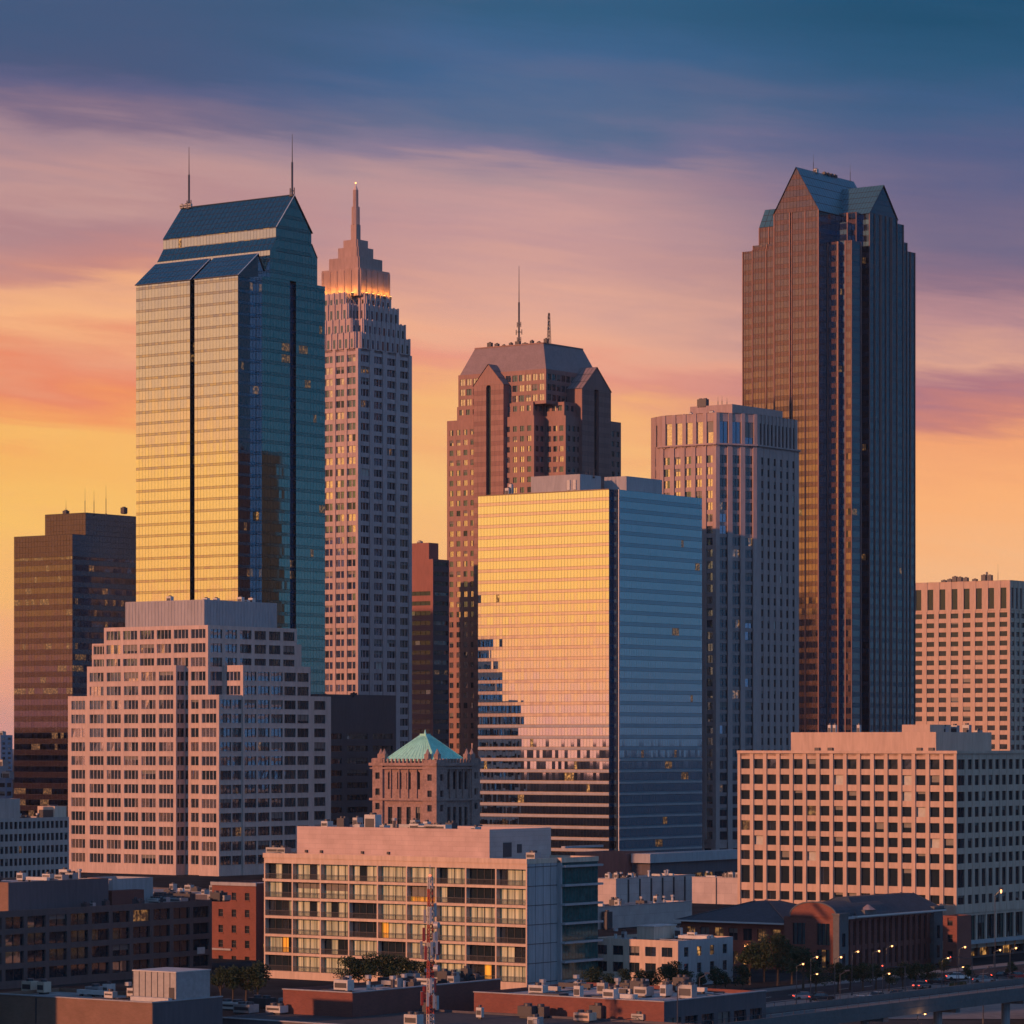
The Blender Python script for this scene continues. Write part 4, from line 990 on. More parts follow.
# ================================================================== 13 TAN GRID BUILDING at the right
B=Bld('tan_grid_building','tan concrete office building with a square grid of dark windows, at the lower right','office building',956.5,730,vis=(736,740,1024,985))
k_=730/F; fh=15.75*k_
zt=B.Z(751.5); rows=lambda: None
def rs(z0,z1):
    out=[]; 
    for (a,b) in ((759.5,769.5),(775.5,785.5),(792,801.5),(807.5,817.5),(823.5,833.5),(839,848.5),(854.5,864),(870,888),(896,905),):
        out.append((B.Z(b),B.Z(a)))
    return out[::-1]
wl=[('pane_dim',.88),('pane',.06),('pane_blind',.03),('pane_lit_soft',.02)]
def shell(st0):
    return st0
SL=punch('concrete_tan',2.8,fh,2.45,2,1,0,cols=16,sr=.35,depth=.55,mats=wl,rowsel=lambda a,b:rs(a,b),margin=.25,sub=1,jit=.002,mull=.1)
SR1=punch('concrete_tan',2.8,fh,3.2,2,1,0,cols=1,sr=.08,depth=.35,mats=[('pane_dim',.8),('pane',.2)],rowsel=lambda a,b:rs(a,b),margin=.3,sub=2)
SR2=punch('concrete_tan',3.0,fh,1.95,2,1,0,sr=.08,depth=.35,mats=[('pane_dim',.9),('pane',.07),('pane_lit_soft',.03)],rowsel=lambda a,b:rs(a,b),margin=.25,sub=1)
L=-B.U(737.5); vr=4.2; Wd=44
zl=B.Z(914)
B.prism([(-L,0,SL),(0,0,SR1),(0,vr,SR2),(0,Wd,None),(-L,Wd,None)],zl,zt,'concrete_tan',roof='roof_pale')
BS=punch('concrete_tan',4.4,5,3.6,1,1,0,rowsel=lambda a,b:[(zl-7.5,zl-.6)],mats=[('glass_teal',.6),('pane_dim',.3),('pane_lit_soft',.1)],depth=.5,sub=3)
gf=punch('concrete_brown',5,5,4.2,1,1,0,rowsel=lambda a,b:[(.4,3.6)],mats=[('pane_dim',.5),('pane_lit_soft',.35),('pane_lit',.15)],depth=.8,sub=2)
B.prism([(-L,.3,BS),(-.3,.3,BS),(-.3,Wd,None),(-L,Wd,None)],zl-8.3 if zl-8.3>4 else 4,zl,'concrete_tan',parapet=0)
zg=zl-8.3 if zl-8.3>4 else 4
B.prism([(-L,1.5,gf),(-1.5,1.5,gf),(-1.5,Wd,None),(-L,Wd,None)],0,zg-.02,'concrete_brown',parapet=0)
m=B.mb('canopy'); Lr,P=frame((-1.5,0),(-1.5,Wd)); fbox(m,P,-1.5,Lr,zg-.7,zg-.05,.01,3.2,'concrete_grey'); 
m=B.mb('cornice'); Lr,P=frame((-L,0),(0,0)); fbox(m,P,0,Lr+.25,zt-.45,zt+.15,.003,.25,'concrete_tan'); Lr,P=frame((0,0),(0,Wd)); fbox(m,P,.0,Lr,zt-.45,zt+.15,.003,.25,'concrete_tan')
up=B.U(936,5); B.prism(B.rect(B.U(791,5),up,5,B.V(991.5,up)),zt-1,B.Z(732,up,5),'concrete_tan',roof='roof_pale',part='penthouse')
zp=B.Z(732,up,5)-1
B.prism(B.rect(B.U(902,9),B.U(930,9),9,B.V(951,B.U(930,9))),zp,zp+2.6,'concrete_tan',part='penthouse')
for px in (818,831,920,932): 
    m=MB(); q=B.U(px,5); m.box(q-.6,q+.6,4.5,4.99,zt-.6,zt+.8,'metal_dark'); m.build('roof_vent',B.root)
for px in (830,835,859): hvac(B,B.U(px,9),9,zp,.7,.7,2.6,'metal_white')
for px in (944,955,967,978): hvac(B,up-4,B.V(px,up-4),zp,1.6,1.2,random.uniform(1.4,3),'metal_grey')
B.finish()

# ================================================================== 14 RIGHT-HAND MID BLOCK behind
B=Bld('banded_office_building','brown office building with small window rows, standing behind the tan grid building','office building',1010,2000,vis=(914,578,1024,755))
fh=9.43*2000/F; zt=B.Z(580); L=-B.U(900); z9=B.Z(610)
wl=[('pane_dim',.97),('pane',.03)]
SL=punch('concrete_tan',5.3,fh,5.0,2.9,1.3,z9%fh,mats=wl,sr=.3,depth=.4,cols=round(L/8.3),margin=.3,mull=.1); SR=punch('concrete_tan',6.3,fh,4.6,2.9,1.0,z9%fh,mats=[('pane_dim',.4),('pane',.6)],sr=.4,depth=.4,margin=.5)
TLs=lambda a,b:[(a+1,b-4.2)]
TL=punch('concrete_tan',5.3,fh,3.9,2,1,0,rowsel=TLs,mats=[('pane_dim',1)],sr=.3,depth=.4,cols=round(L/8.3),margin=.3); TR=punch('concrete_tan',5.3,fh,3.9,2,1,0,rowsel=TLs,mats=[('pane',1)],sr=.4,depth=.4,margin=.5)
B.prism(B.rect(-L,0,0,32,SL,SR),0,z9,'concrete_tan',parapet=0)
B.prism(B.rect(-L,0,0,32,TL,TR),z9,zt,'concrete_tan')
for px,hh in ((950,2),(955,3.4),(960,3),(966,2.6),(984,3.8),(990,3.6),(975,1.6),(944,1.5)): hvac(B,B.U(px,8),8,zt-1,2.8,2,hh+1,'metal_dark')
antenna(B,B.U(998,8),8,zt-1,B.Z(564,B.U(998,8),8),.12); lattice(B,B.U(987,10),10,zt-1,B.Z(572,B.U(987,10),10),1.6)
B.finish()

# ================================================================== 15 GREY LOW OFFICE left
B=Bld('grey_office_building','low grey office building with rows of narrow dark windows, left of the stepped stone building','office building',-20,1010,vis=(0,812,68,885))
fh=12.4*1010/F; zt=B.Z(819); rr=punch('concrete_warm',1.95,fh,1.3,2.1,.8,zt%fh-.4,mats=[('pane_dim',.95),('pane_lit_soft',.02)],depth=.4,margin=.3)
B.prism(B.rect(-20,0,0,B.V(69),rr,rr),0,zt,'concrete_warm',roof='roof_pale')
B.prism(B.rect(-8,-4,6,B.V(20,-4)),zt-1,B.Z(799,-4,10),'concrete_warm',part='penthouse'); clutter(B,-14,-4,20,36,zt-1,8)
hvac(B,-4,B.V(52,-4),zt-1,7,5,4.2,'concrete_apartment')
B.finish()
# ================================================================== FOREGROUND BUILDINGS
B=Bld('brown_low_building','long dark brown low building with four window rows along its shaded front, lower left','office building',-20,640,vis=(0,905,214,990))
Wd=B.V(212); zt=B.Z(912.5); fh=17*640/F*1.03
st=punch('concrete_brown',5.6,fh,4.8,2.15,.6,zt-.75-4*fh,depth=.5,mats=[('pane_dim',.86),('pane',.1),('pane_lit_soft',.04)],sub=2,margin=.3,mull=.08)
B.prism([(-26,0,None),(0,0,st),(0,Wd,None),(-26,Wd,None)],0,zt,'concrete_brown',roof='roof_pale',parapet=.6)
us=-7; B.prism(B.rect(-24,us,B.V(8,us),B.V(108,us)),zt-.6,B.Z(882.5,us,B.V(8,us)),'concrete_tan' if 0 else 'brick_tan',roof='roof_pale',part='penthouse',parapet=.4)
m=B.mb('penthouse_side_shade'); Lr,P=frame((us,B.V(8,us)),(us,B.V(108,us))); fbox(m,P,.05,Lr,zt-.5,B.Z(882.5,us,B.V(8,us))-.05,.004,.12,'concrete_dark')  # dark skin paints the shade of the right side, no real cladding
us2=-12; B.prism(B.rect(-22,us2,B.V(113,us2),B.V(153,us2)),zt-.6,B.Z(879,us2,B.V(113,us2)),'concrete_grey',part='penthouse')
us3=-8.5; B.prism(B.rect(-11,us3,B.V(112,us3),B.V(144,us3)),zt-.6,B.Z(891,us3,B.V(112,us3)),'brick_dark',part='penthouse',roof='roof_pale',parapet=.1)
for k in range(14):
    v=B.V(random.uniform(150,208),-8); hvac(B,random.uniform(-20,-3),v,zt-.6,random.uniform(2,5),random.uniform(1.5,3),random.uniform(.8,1.9),random.choice(('metal_grey','metal_white','metal_dark')),2)
for k in range(10):
    v=B.V(random.uniform(85,200),-3); hvac(B,-3+random.uniform(-1.5,1),v,zt-.6,random.uniform(.7,1.5),random.uniform(.7,1.6),random.uniform(.8,1.5),random.choice(('metal_grey','metal_dark')),1)
clutter(B,-22,-9,B.V(20,-9),B.V(100,-9),B.Z(882.5,us,B.V(8,us))-.4,9,1,2.5)
m=MB(); q=B.V(197,0); m.box(.02,.15,q,q+2.2,zt-10.5,zt-9.2,'metal_white'); m.build('sign_panel',B.root)
B.finish()

B=Bld('red_brick_building','narrow red brick building with small windows, left of the curtained apartment block','building',275,728,vis=(210,884,266,985))
zt=B.Z(884); fh=16.4*728/F; L=-B.U(212); 
rws=lambda a,b:[(B.Z(y+7.4),B.Z(y)) for y in (958,942,927,911,894)]
s1=punch('brick_red',3.4,fh,1.25,1.5,1,0,cols=3,rowsel=rws,depth=.35,mats=[('pane',.6),('pane_dim',.33),('pane_lit',.07)],bar_z=True,sub=1,sillbar=.15)
sB=punch('brick_red',3.4,fh,1.4,1.5,1,0,rowsel=rws,depth=.35,mats=[('pane_dim',.8),('pane',.2)],bar_z=True)
us=B.U(256); B.prism([(-L,0,s1),(us,0,None),(us,2.5,None),(0,2.5,None),(0,20,None),(-L,20,None)],0,zt,'brick_red',roof='roof_pale',parapet=.5)
for y,mt in ((894,'pane_dim'),(913,'pane_dim'),(930,'pane_dim'),(944,'pane_lit'),(972,'pane_lit'),(957,'pane_dim')):
    m=MB(); u=B.U(260.5,2.5); m.box(u-.9,u+.9,2.40,2.47,B.Z(y+7,u,2.5),B.Z(y,u,2.5),mt); m.box(u-.05,u+.05,2.34,2.41,B.Z(y+7,u,2.5),B.Z(y,u,2.5),'white_trim'); m.build('window',B.root)
m=B.mb('cornice'); Lr,P=frame((-L,0),(us,0)); fbox(m,P,-.2,Lr+.2,zt-.6,zt+.1,.004,.3,'concrete_grey')
m=B.mb('ledge'); fbox(m,P,.2,Lr*.45,B.Z(952)-.1,B.Z(952)+.3,.004,.4,'concrete_grey')
clutter(B,-L+2,-2,6,18,zt-.5,4,1,2)
B.finish()

def lowroof(name,label,xc,D,ztop,xl,xr,L_st,R_st,wall,roof='roof_gravel',cat='building',n=10,depth=None,par=.5,th=TH,back=None):
    B=Bld(name,label,cat,xc,D,th=th)
    L=-B.U(xl); Wd=B.V(xr) if back is None else back
    B.prism([(-L,0,L_st),(0,0,R_st),(0,Wd,None),(-L,Wd,None)],0,ztop,wall,roof=roof,parapet=par)
    m=B.mb('coping')
    for a,b in (((-L,0),(0,0)),((0,0),(0,Wd))):
        Lr,P=frame(a,b); fbox(m,P,-.1,Lr+.1,ztop-.02,ztop+.12,-.45,.12,'concrete_grey')
    clutter(B,-L+2,-2,2.5,Wd-2,ztop-par,n,.8,2.6)
    return B,L,Wd
# bottom left brown building with a cabin on the roof
D=461; z=45-258*D/F
B,L,Wd=lowroof('brown_brick_building','brown brick building with a flat roof and a metal cabin on top, bottom left corner',152,D,z,-12,222,None,None,'brick_tan',n=9)
m=B.mb('side_shade'); Lr,P=frame((0,0),(0,Wd)); fbox(m,P,.05,Lr,0,z-.1,.003,.1,'concrete_dark')  # added dark sheet, painted shade over the right wall
for k in (1,): 
    Lf,P=frame((-L,0),(0,0)); mm=MB(); fbox(mm,P,Lf*.3,Lf*.3+.14,0,z-.2,.003,.14,'metal_dark'); mm.build('downpipe',B.root)
uc=B.U(176,5); vc=5; zc=z-.5
m=MB(); u0=B.U(133,5); v1=B.V(210,uc); h=B.Z(973,uc,5)
m.box(u0,uc,vc,v1,zc,h,'metal_grey'); m.box(u0-.1,uc+.1,vc-.1,v1+.1,h,h+.15,'metal_white')
for k in range(7): m.box(u0+(uc-u0)*k/7,u0+(uc-u0)*k/7+.08,vc-.06,vc+.01,zc,h,'metal_dark')
c_=m.build('roof_cabin',B.root); m=MB(); m.box(uc-1.2,uc-.3,vc-.08,vc-.02,zc+.1,zc+2.2,'metal_dark'); m.build('door',c_)
for px,wd in ((30,1.8),(44,1.3)): hvac(B,B.U(px,9),9,zc,wd,1.5,1.7,'concrete_apartment')
B.finish()
# middle bottom brick
D=487; z=45-248*D/F
B,L,Wd=lowroof('flat_brick_building','low brick building with cluttered pale roof and long dark side, behind the lattice mast',352,D,z,283,500,None,None,'brick_red',roof='roof_pale',n=22)
m=B.mb('side_shade'); Lr,P=frame((0,0),(0,Wd)); fbox(m,P,.05,Lr,0,z-.1,.003,.1,'brick_dark')  # darker brick skin stands for shade on the right wall
B.finish()
D=478; z=45-257*D/F
gr=punch('concrete_dark',4,4,3.2,1,1,0,rowsel=lambda a,b:[(.5,3.4),(4.3,7.6)],mats=[('pane_dim',.8),('pane',.15),('pane_lit_soft',.05)],depth=.4,sub=2)  # right wall given a dark tone as painted shade
B,L,Wd=lowroof('red_flat_building','low red brick building with a pale cluttered roof and dark right side, bottom centre',664,D,z,474,766,None,gr,'brick_red',roof='roof_pale',n=26)
for px in (548,600):     # dark solar-like panels and skylights on the roof
    u=B.U(px,6); m=MB(); m.box(u-2.6,u+2.6,5,7.4,z-.45,z-.1,'metal_dark'); m.build('skylight',B.root)
B.finish()
# lower annex roof in front
B,L,Wd=lowroof('annex_building','low annex with a dark blue-grey flat roof and air units, bottom edge',655,440,7.4,215,680,None,None,'concrete_dark',roof='roof_dark',n=4,par=.3,back=30)
for px,py,w_,h_,mt in ((232,1010,4,1.2,'metal_white'),(246,1014,3,1.4,'metal_grey'),(262,1008,3.4,1.5,'metal_dark'),(277,1014,2.6,1.2,'metal_white'),(292,1010,3.2,1.7,'metal_grey'),(318,1012,3.0,2.2,'metal_grey'),
                      (480,1019,.9,1.6,'metal_white'),(528,1018,2.4,1.7,'metal_dark'),(541,1018,2.0,1.6,'metal_dark'),(585,1022,2.6,1.3,'concrete_apartment'),(598,1019,2.0,1.9,'metal_dark'),(640,1021,2,1.0,'metal_grey')):
    z=7.1; Dd=(H-z)*F/(py-HY); Xx=(px-512)/F*Dd
    dx,dy=Xx-B.O[0],Dd-B.O[1]; u=dx*B.ux[0]+dy*B.ux[1]; v=dx*B.uy[0]+dy*B.uy[1]
    hvac(B,u,v,z,w_,w_*.7,h_,mt,2 if w_>2.5 else 1)
B.finish()
# white warehouses behind
rib=lambda B,p0,p1,z0,z1:(B.mb('wall').face([(*p0,z0),(*p1,z0),(*p1,z1),(*p0,z1)],'panel_warehouse'),[fbox(B.mb('wall_ribs'),frame(p0,p1)[1],frame(p0,p1)[0]*k/7-.18+.2,frame(p0,p1)[0]*k/7+.18+.2,z0,z1-.3,.003,.35,'metal_dark') for k in range(1,7)])
D=980; z=45-134*D/F
B,L,Wd=lowroof('ribbed_warehouse','pale warehouse with dark upright ribs on its shaded side, right of the apartment block','warehouse',616,0,0,0,None,None,'x') if 0 else lowroof('ribbed_warehouse','pale warehouse with dark upright ribs on its shaded side',616,D,z,588,695,None,rib,'panel_warehouse',roof='roof_pale',cat='warehouse',n=14)
B.finish()
B,L,Wd=lowroof('pink_warehouse','low pink-lit warehouse wall beside the foot of the tan grid building',745,985,z,692,760,None,None,'panel_warehouse',roof='roof_pale',cat='warehouse',n=8)
m=MB(); q=B.U(716.5,0); m.bar((q,-.2,0),(q,-.2,z),.14,'metal_dark',5); m.build('downpipe',B.root)
B.finish()
D=850; z=45-163*D/F
B,L,Wd=lowroof('plain_blue_warehouse','plain low blue-grey warehouse with a pale roof, behind the two-storey office',588,D,z,560,692,None,None,'panel_warehouse',roof='roof_pale',cat='warehouse',n=10)
hvac(B,1.2,B.V(603,0),0,1.6,2.4,z*.8,'metal_dark'); B.finish()
# two-storey office
B=Bld('two_storey_office','small two-storey office with two yellow lit windows on its grey side','office building',678,650,vis=(590,940,735,990))
z=45-196*650/F; L=-B.U(591); Wd=B.V(733)
rw_=lambda a,b:[(B.Z(974.5),B.Z(964.5)),(B.Z(957.5),B.Z(948))]
sl_=punch('concrete_apartment',4,3.5,2.4,1.8,1,0,cols=5,rowsel=rw_,depth=.35,mats=[('pane_dim',.9),('pane',.1)],sub=2,mull=.08)
sr_=punch('concrete_grey',3,3.5,1.5,1.9,1,0,cols=4,rowsel=rw_,depth=.3,mats=[('pane',1)],sub=1,bar_z=True)  # grey copy of the pink wall, shade put into its colour
B.prism([(-L,0,sl_),(0,0,sr_),(0,Wd,None),(-L,Wd,None)],0,z,'concrete_apartment',roof='roof_pale',parapet=.5)
for m,_,px,py in B.win:
    if px>678 and py<955 and 690<px<716: m.m=[m.mi('pane_lit') if mm==0 else mm for mm in m.m]
u=B.U(654,7); m=MB(); m.box(B.U(637,7),u,7,B.V(676,u),z-.4,B.Z(927,u,7),'concrete_apartment'); m.box(B.U(637,7)-.15,u+.15,6.85,B.V(676,u)+.15,B.Z(927,u,7),B.Z(927,u,7)+.2,'metal_white'); m.build('stair_housing',B.root)
clutter(B,-L+2,-2,2,16,z-.5,10,.6,2); B.finish()
# slate-roofed hall
def hip(B,u0,u1,v0,v1,ze,zr,i,mat='roof_asphalt_shingle'):
    A=[(u0,v0),(u1,v0),(u1,v1),(u0,v1)]; C=inset(A,i); m=MB()
    for k in range(4):
        j=(k+1)%4; m.face([(*A[k],ze),(*A[j],ze),(*C[j],zr),(*C[k],zr)],mat)
    m.face([(*p,zr) for p in C],mat)
    for k in range(4): m.bar((*A[k],ze),(*A[(k+1)%4],ze),.22,'white_trim',4); m.bar((*A[k],ze+.05),(*C[k],zr+.05),.14,'metal_dark',4)
    m.build('roof',B.root)
B=Bld('slate_roofed_hall','brick hall under a wide dark slate hip roof, left of the arched brick hall','hall',786,700,vis=(690,920,790,975))
ze=B.Z(924); L=-B.U(681); hs=punch('brick_red',3.4,4,2.2,2.2,1,0,rowsel=lambda a,b:[(.8,3.4),(ze-3.6,ze-1.2)],mats=[('pane_dim',.6),('pane_lit_soft',.3),('pane_lit',.1)],depth=.4,sub=2)
B.prism([(-L,0,hs),(0,0,hs),(0,26,None),(-L,26,None)],0,ze,'brick_red',roof='roof_dark',parapet=0)
hip(B,-L-1,1,-1,27,ze+.02,B.Z(901,-L/2,12),12)
for q in (-14,-9,-4): 
    m=MB(); m.box(q-.25,q+.25,-.9,-.2,4.4,4.9,'lamp_glow'); m.build('wall_lamp',B.root)
B.finish()
B=Bld('arched_brick_hall','red brick hall with a round-arched gable and tall windows on its shaded side','hall',838,690,vis=(780,900,945,975))
ze=B.Z(918); L=-B.U(784); Wd=B.V(941)
tw_=punch('brick_dark',2.3,4,1.2,2.2,1,0,rowsel=lambda a,b:[(1,4.2),(5.2,ze-.9)],mats=[('pane_dim',.7),('pane',.28),('pane_lit_soft',.02)],depth=.4,sr=.25,sub=1,bar_z=True)  # darker brick copy paints the shade of this long side
fr_=punch('brick_red',5,4,3,2.2,1,0,cols=2,rowsel=lambda a,b:[(1,4.5),(5.4,ze-1.2)],mats=[('glass_teal',.7),('pane_lit_soft',.3)],depth=.4,sub=3)
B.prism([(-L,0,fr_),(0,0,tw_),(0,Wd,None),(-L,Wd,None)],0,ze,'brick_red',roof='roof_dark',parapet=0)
m=B.mb('gable'); K=14; cx=-L/2+.6; hw=L/2-.8; zr=B.Z(902,cx,0)-ze
pts=[(cx+hw*math.cos(math.pi*k/K),-.15,ze+zr*(math.sin(math.pi*(.18+.64*k/K))-math.sin(math.pi*.18))/(1-math.sin(math.pi*.18))) for k in range(K+1)]; bp=[(p[0],Wd*.5,p[2]) for p in pts]
m.face(pts+[],'brick_red')
rm=MB()
for k in range(K):
    rm.face([pts[k],bp[k],bp[k+1],pts[k+1]][::-1],'roof_asphalt_shingle'); m.bar(pts[k],pts[k+1],.16,'concrete_bridge',5)
rm.build('arched_roof',B.root)
hip(B,-L+.5,.8,6,Wd+.6,ze+.02,B.Z(897,-6,12),5.0)
for u,v in ((0,0),(0,Wd-3.4)):
    m=MB(); m.box(u-.9,u+.5,v-.4,v+3.2,0,ze+.5,'concrete_bridge'); m.box(u-1.1,u+.7,v-.6,v+3.4,ze+.5,ze+.9,'concrete_bridge')
    for q in (1.2,5.2): m.box(u+.49,u+.56,v+.8,v+1.9,q,q+2.6,'pane_dim')
    m.build('corner_pier',B.root)
m=B.mb('cornice'); Lr,P=frame((0,0),(0,Wd)); fbox(m,P,3.4,Lr-3.6,ze-.4,ze+.12,.004,.35,'concrete_grey')
m=MB(); v=B.V(866); m.box(-.5,.45,v-1.2,v+3.4,ze,ze+1.2,'concrete_bridge'); m.bar((-.2,v+1.1,ze+1.2),(-.2,v+1.1,ze+2.2),1.6,'roof_slate',8,.2); m.build('dormer',B.root)
B.finish()
B=Bld('small_brick_house','small lit brick block squeezed between the arched hall and the tan grid building','building',957,712)
B.prism(B.rect(B.U(943),0,0,6,punch('brick_red',2.6,3.4,1.2,1.6,1,.4,mats=[('pane_dim',.9),('pane_lit_soft',.1)],bar_z=True),None),0,B.Z(916),'brick_red',roof='roof_dark'); B.finish()

# ================================================================== RADIO MAST
def tower_mast(px,D,z0,py):
    X0=(px-512)/F*D; zt=H-(py-HY)*D/F
    r=empty('radio_mast',(X0,D,z0),R(20),'red and white lattice radio mast with clusters of antennas, standing at the bottom centre','mast')
    h=zt-z0; n=26; lat=MB()
    def ring(z): 
        w=.56*(1-.35*z/h); return [(w*math.cos(2*math.pi*k/3),w*math.sin(2*math.pi*k/3),z) for k in range(3)]
    for i in range(n):
        a,b=h*i/n,h*(i+1)/n; A,C=ring(a),ring(b); mt='steel_red' if (i//3)%2 else 'steel_white'
        for k in range(3): lat.bar(A[k],C[k],.085,mt,5); lat.bar(A[k],C[(k+1)%3],.05,mt,4); lat.bar(C[k],C[(k+1)%3],.05,mt,4)
    lat.build('lattice',r)
    for zz,nn,rr in ((H-(950-HY)*D/F-z0,9,1.15),(H-(938-HY)*D/F-z0,4,.9),(H-(1000-HY)*D/F-z0,8,1.1),(H-(912-HY)*D/F-z0,3,.8),(H-(990-HY)*D/F-z0,3,.9)):
        for k in range(nn):
            an=2*math.pi*k/nn+random.random()*.4; x,y=rr*math.cos(an),rr*math.sin(an); m=MB(); mt=random.choice(('steel_red','steel_white','metal_grey'))
            e=random.uniform(-.6,.6); m.box(x-.16,x+.16,y-.1,y+.1,zz-.9+e,zz+.9+e,mt,True); m.bar((0,0,zz+e),(x,y,zz+e),.05,'metal_dark',4); m.build('antenna_panel',r)
    for zz in (H-(968-HY)*D/F-z0,H-(925-HY)*D/F-z0):
        m=MB(); m.bar((.5,-.5,zz),(.9,-.95,zz),.5,'steel_white',12,.42); m.build('dish',r)
    m=MB(); m.bar((0,0,h),(0,0,h+1.6),.05,'steel_white',4); m.ball((0,0,h+.2),.16,'red_light'); m.build('beacon',r)
tower_mast(430,462,7.1,877)

# ================================================================== ROADS
def along(px,py,z,s0,s1,o0,o1):      # a strip along the street direction, through the point seen at a pixel
    D=(H-z)*F/(py-HY); x0=(px-512)/F*D; uy=(math.sin(TH),math.cos(TH)); ux=(math.cos(TH),-math.sin(TH))
    P=lambda s_,o:(x0+uy[0]*s_+ux[0]*o, D+uy[1]*s_+ux[1]*o)
    return [P(s0,o0),P(s0,o1),P(s1,o1),P(s1,o0)],P
pts,P=along(880,985,0,-120,700,-7,7); sheet('road',pts,.012,'asphalt')
pts,_=along(880,985,0,-120,700,-11.5,-7); m=MB()
def slab(name,pts,z0,z1,mat):
    m=MB(); m.face([(x,y,z1) for x,y in pts],mat)
    for k in range(4): a,b=pts[k],pts[(k+1)%4]; m.face([(*a,z0),(*b,z0),(*b,z1),(*a,z1)],mat)
    return tag(m.build(name),kind='structure')
slab('pavement',pts,0,.14,'pavement'); pts,_=along(880,985,0,-120,700,7,14); slab('pavement',pts,0,.14,'pavement')
mk_=MB()
for k in range(40):
    q,_=along(880,985,0,-60+k*9,-60+k*9+3.5,-.1,.1); mk_.face([(x,y,.02) for x,y in q],'road_paint')
tag(mk_.build('road_markings'),kind='structure')
def across(y0,y1,x0,x1,z,mat,name): return sheet(name,[(x0,y0),(x1,y0),(x1,y1),(x0,y1)],z,mat)
across(575,640,20,170,.006,'pavement','parking_lot')
across(560,572,-200,300,.016,'asphalt','road')
across(790,806,-400,20,.008,'asphalt','road')
# raised roadway in the right corner
zk=6.0; pts,P=along(784,1012,zk,-60,120,0,11)
m=MB(); m.face([(x,y,zk) for x,y in pts],'deck_asphalt')
for k in range(4): a,b=pts[k],pts[(k+1)%4]; m.face([(*a,zk-1.0),(*b,zk-1.0),(*b,zk),(*a,zk)],'concrete_bridge')
tag(m.build('road_bridge'),kind='structure')
m=MB()
for a_,b_ in ((1.0,1.15),(9.6,9.75)):
    q=[P(-60,a_),P(-60,b_),P(120,b_),P(120,a_)]; m.face([(x,y,zk+.008) for x,y in q],'road_paint')
for k in range(22):
    q=[P(-60+8*k,5.3),P(-60+8*k,5.45),P(-57+8*k,5.45),P(-57+8*k,5.3)]; m.face([(x,y,zk+.008) for x,y in q],'road_paint')
tag(m.build('road_markings'),kind='structure')
def para(o,label):
    m=MB(); a,b=P(-60,o),P(120,o); a2,b2=P(-60,o+.3),P(120,o+.3)
    for q0,q1 in ((a,b),(b,b2),(b2,a2),(a2,a)): m.face([(*q0,zk+.003),(*q1,zk+.003),(*q1,zk+1.0),(*q0,zk+1.0)],'concrete_bridge')
    m.face([(*a,zk+1),(*b,zk+1),(*b2,zk+1),(*a2,zk+1)],'concrete_bridge'); o_=m.build('parapet'); tag(o_,label,'parapet')
    m=MB()
    for k in range(60):
        c=P(-60+3*k,o+.15); m.bar((*c,zk+1),(*c,zk+1.6),.05,'metal_dark',4)
    m.bar((*P(-60,o+.15),zk+1.6),(*P(120,o+.15),zk+1.6),.06,'metal_dark',4); m.build('rail',o_)
para(.05,'far concrete parapet of the raised roadway, bottom right'); para(10.6,'near concrete parapet of the raised roadway, bottom right')
for k in range(7):
    c=P(-30+22*k,5.5); m=MB(); m.bar((0,0,0),(0,0,zk-1.9),.7,'concrete_grey',12); m.box(-3.5,3.5,-.7,.7,zk-1.9,zk-1.31,'concrete_grey'); o=m.build('bridge_pier'); o.location=(*c,0); o.rotation_euler=(0,0,-TH)
    tag(o,'round concrete pier under the raised roadway','pier','piers under the raised roadway')

# ================================================================== TREES
def leafclump(m,c,r,n,mats,sq=.75):
    for _ in range(n):
        while True:
            p=Vector((random.uniform(-1,1),random.uniform(-1,1),random.uniform(-1,1)))
            if .25<p.length<1: break
        p=Vector((p.x*r,p.y*r,p.z*r*sq))+Vector(c); a=Vector((random.gauss(0,1),random.gauss(0,1),random.gauss(0,1))).normalized(); b=a.orthogonal().normalized(); c2=a.cross(b)
        s_=random.uniform(.10,.24); m.face([tuple(p+b*s_),tuple(p+c2*s_*.6),tuple(p-b*s_),tuple(p-c2*s_*.6)],random.choice(mats))
TV=[]
def tree_proto(h,i):
    tr=MB(); tr.bar((0,0,0),(.1,0,h*.4),.2,'bark',7,.12); cr=MB(); tips=[]
    for k in range(9):
        an=2*math.pi*k/9+random.random(); rr=random.uniform(.10,.30)*h; z=random.uniform(.42,.86)*h
        tip=(rr*math.cos(an)*(1.1-z/h*.6),rr*math.sin(an)*(1.1-z/h*.6),z); tr.bar((.1,0,h*random.uniform(.25,.45)),tip,.08,'bark',5,.03); tips.append(tip)
    tips.append((0,0,h*.85))
    for t in tips: leafclump(cr,t,random.uniform(.14,.23)*h,170,('leaf','leaf','leaf','leaf_dry') if i==2 else ('leaf','leaf','leaf'))
    return tr,cr
TP=[]
for i,h in enumerate((7,7,7)):
    a,b=tree_proto(h,i); ao=a.build('trunk'); bo=b.build('crown'); TP.append((ao.data,bo.data)); bpy.data.objects.remove(ao); bpy.data.objects.remove(bo)
def tree(px,py,h,label,group):
    x,y=G(px,py); r=empty('broadleaf_tree',(x,y,0),random.random()*6,label,'tree',group); q_=h/7*random.uniform(.8,1.12); r.scale=(q_*random.uniform(.85,1.2),q_*random.uniform(.85,1.2),q_)
    a,b=random.choice(TP)
    for nm,d in (('trunk',a),('crown',b)):
        o=bpy.data.objects.new(nm,d); COL.objects.link(o); o.parent=r
for px in range(349,432,11): tree(px+random.uniform(-3,3),991,random.uniform(5.2,7),'bushy dark tree in front of the curtained apartment block','trees before the apartment block')
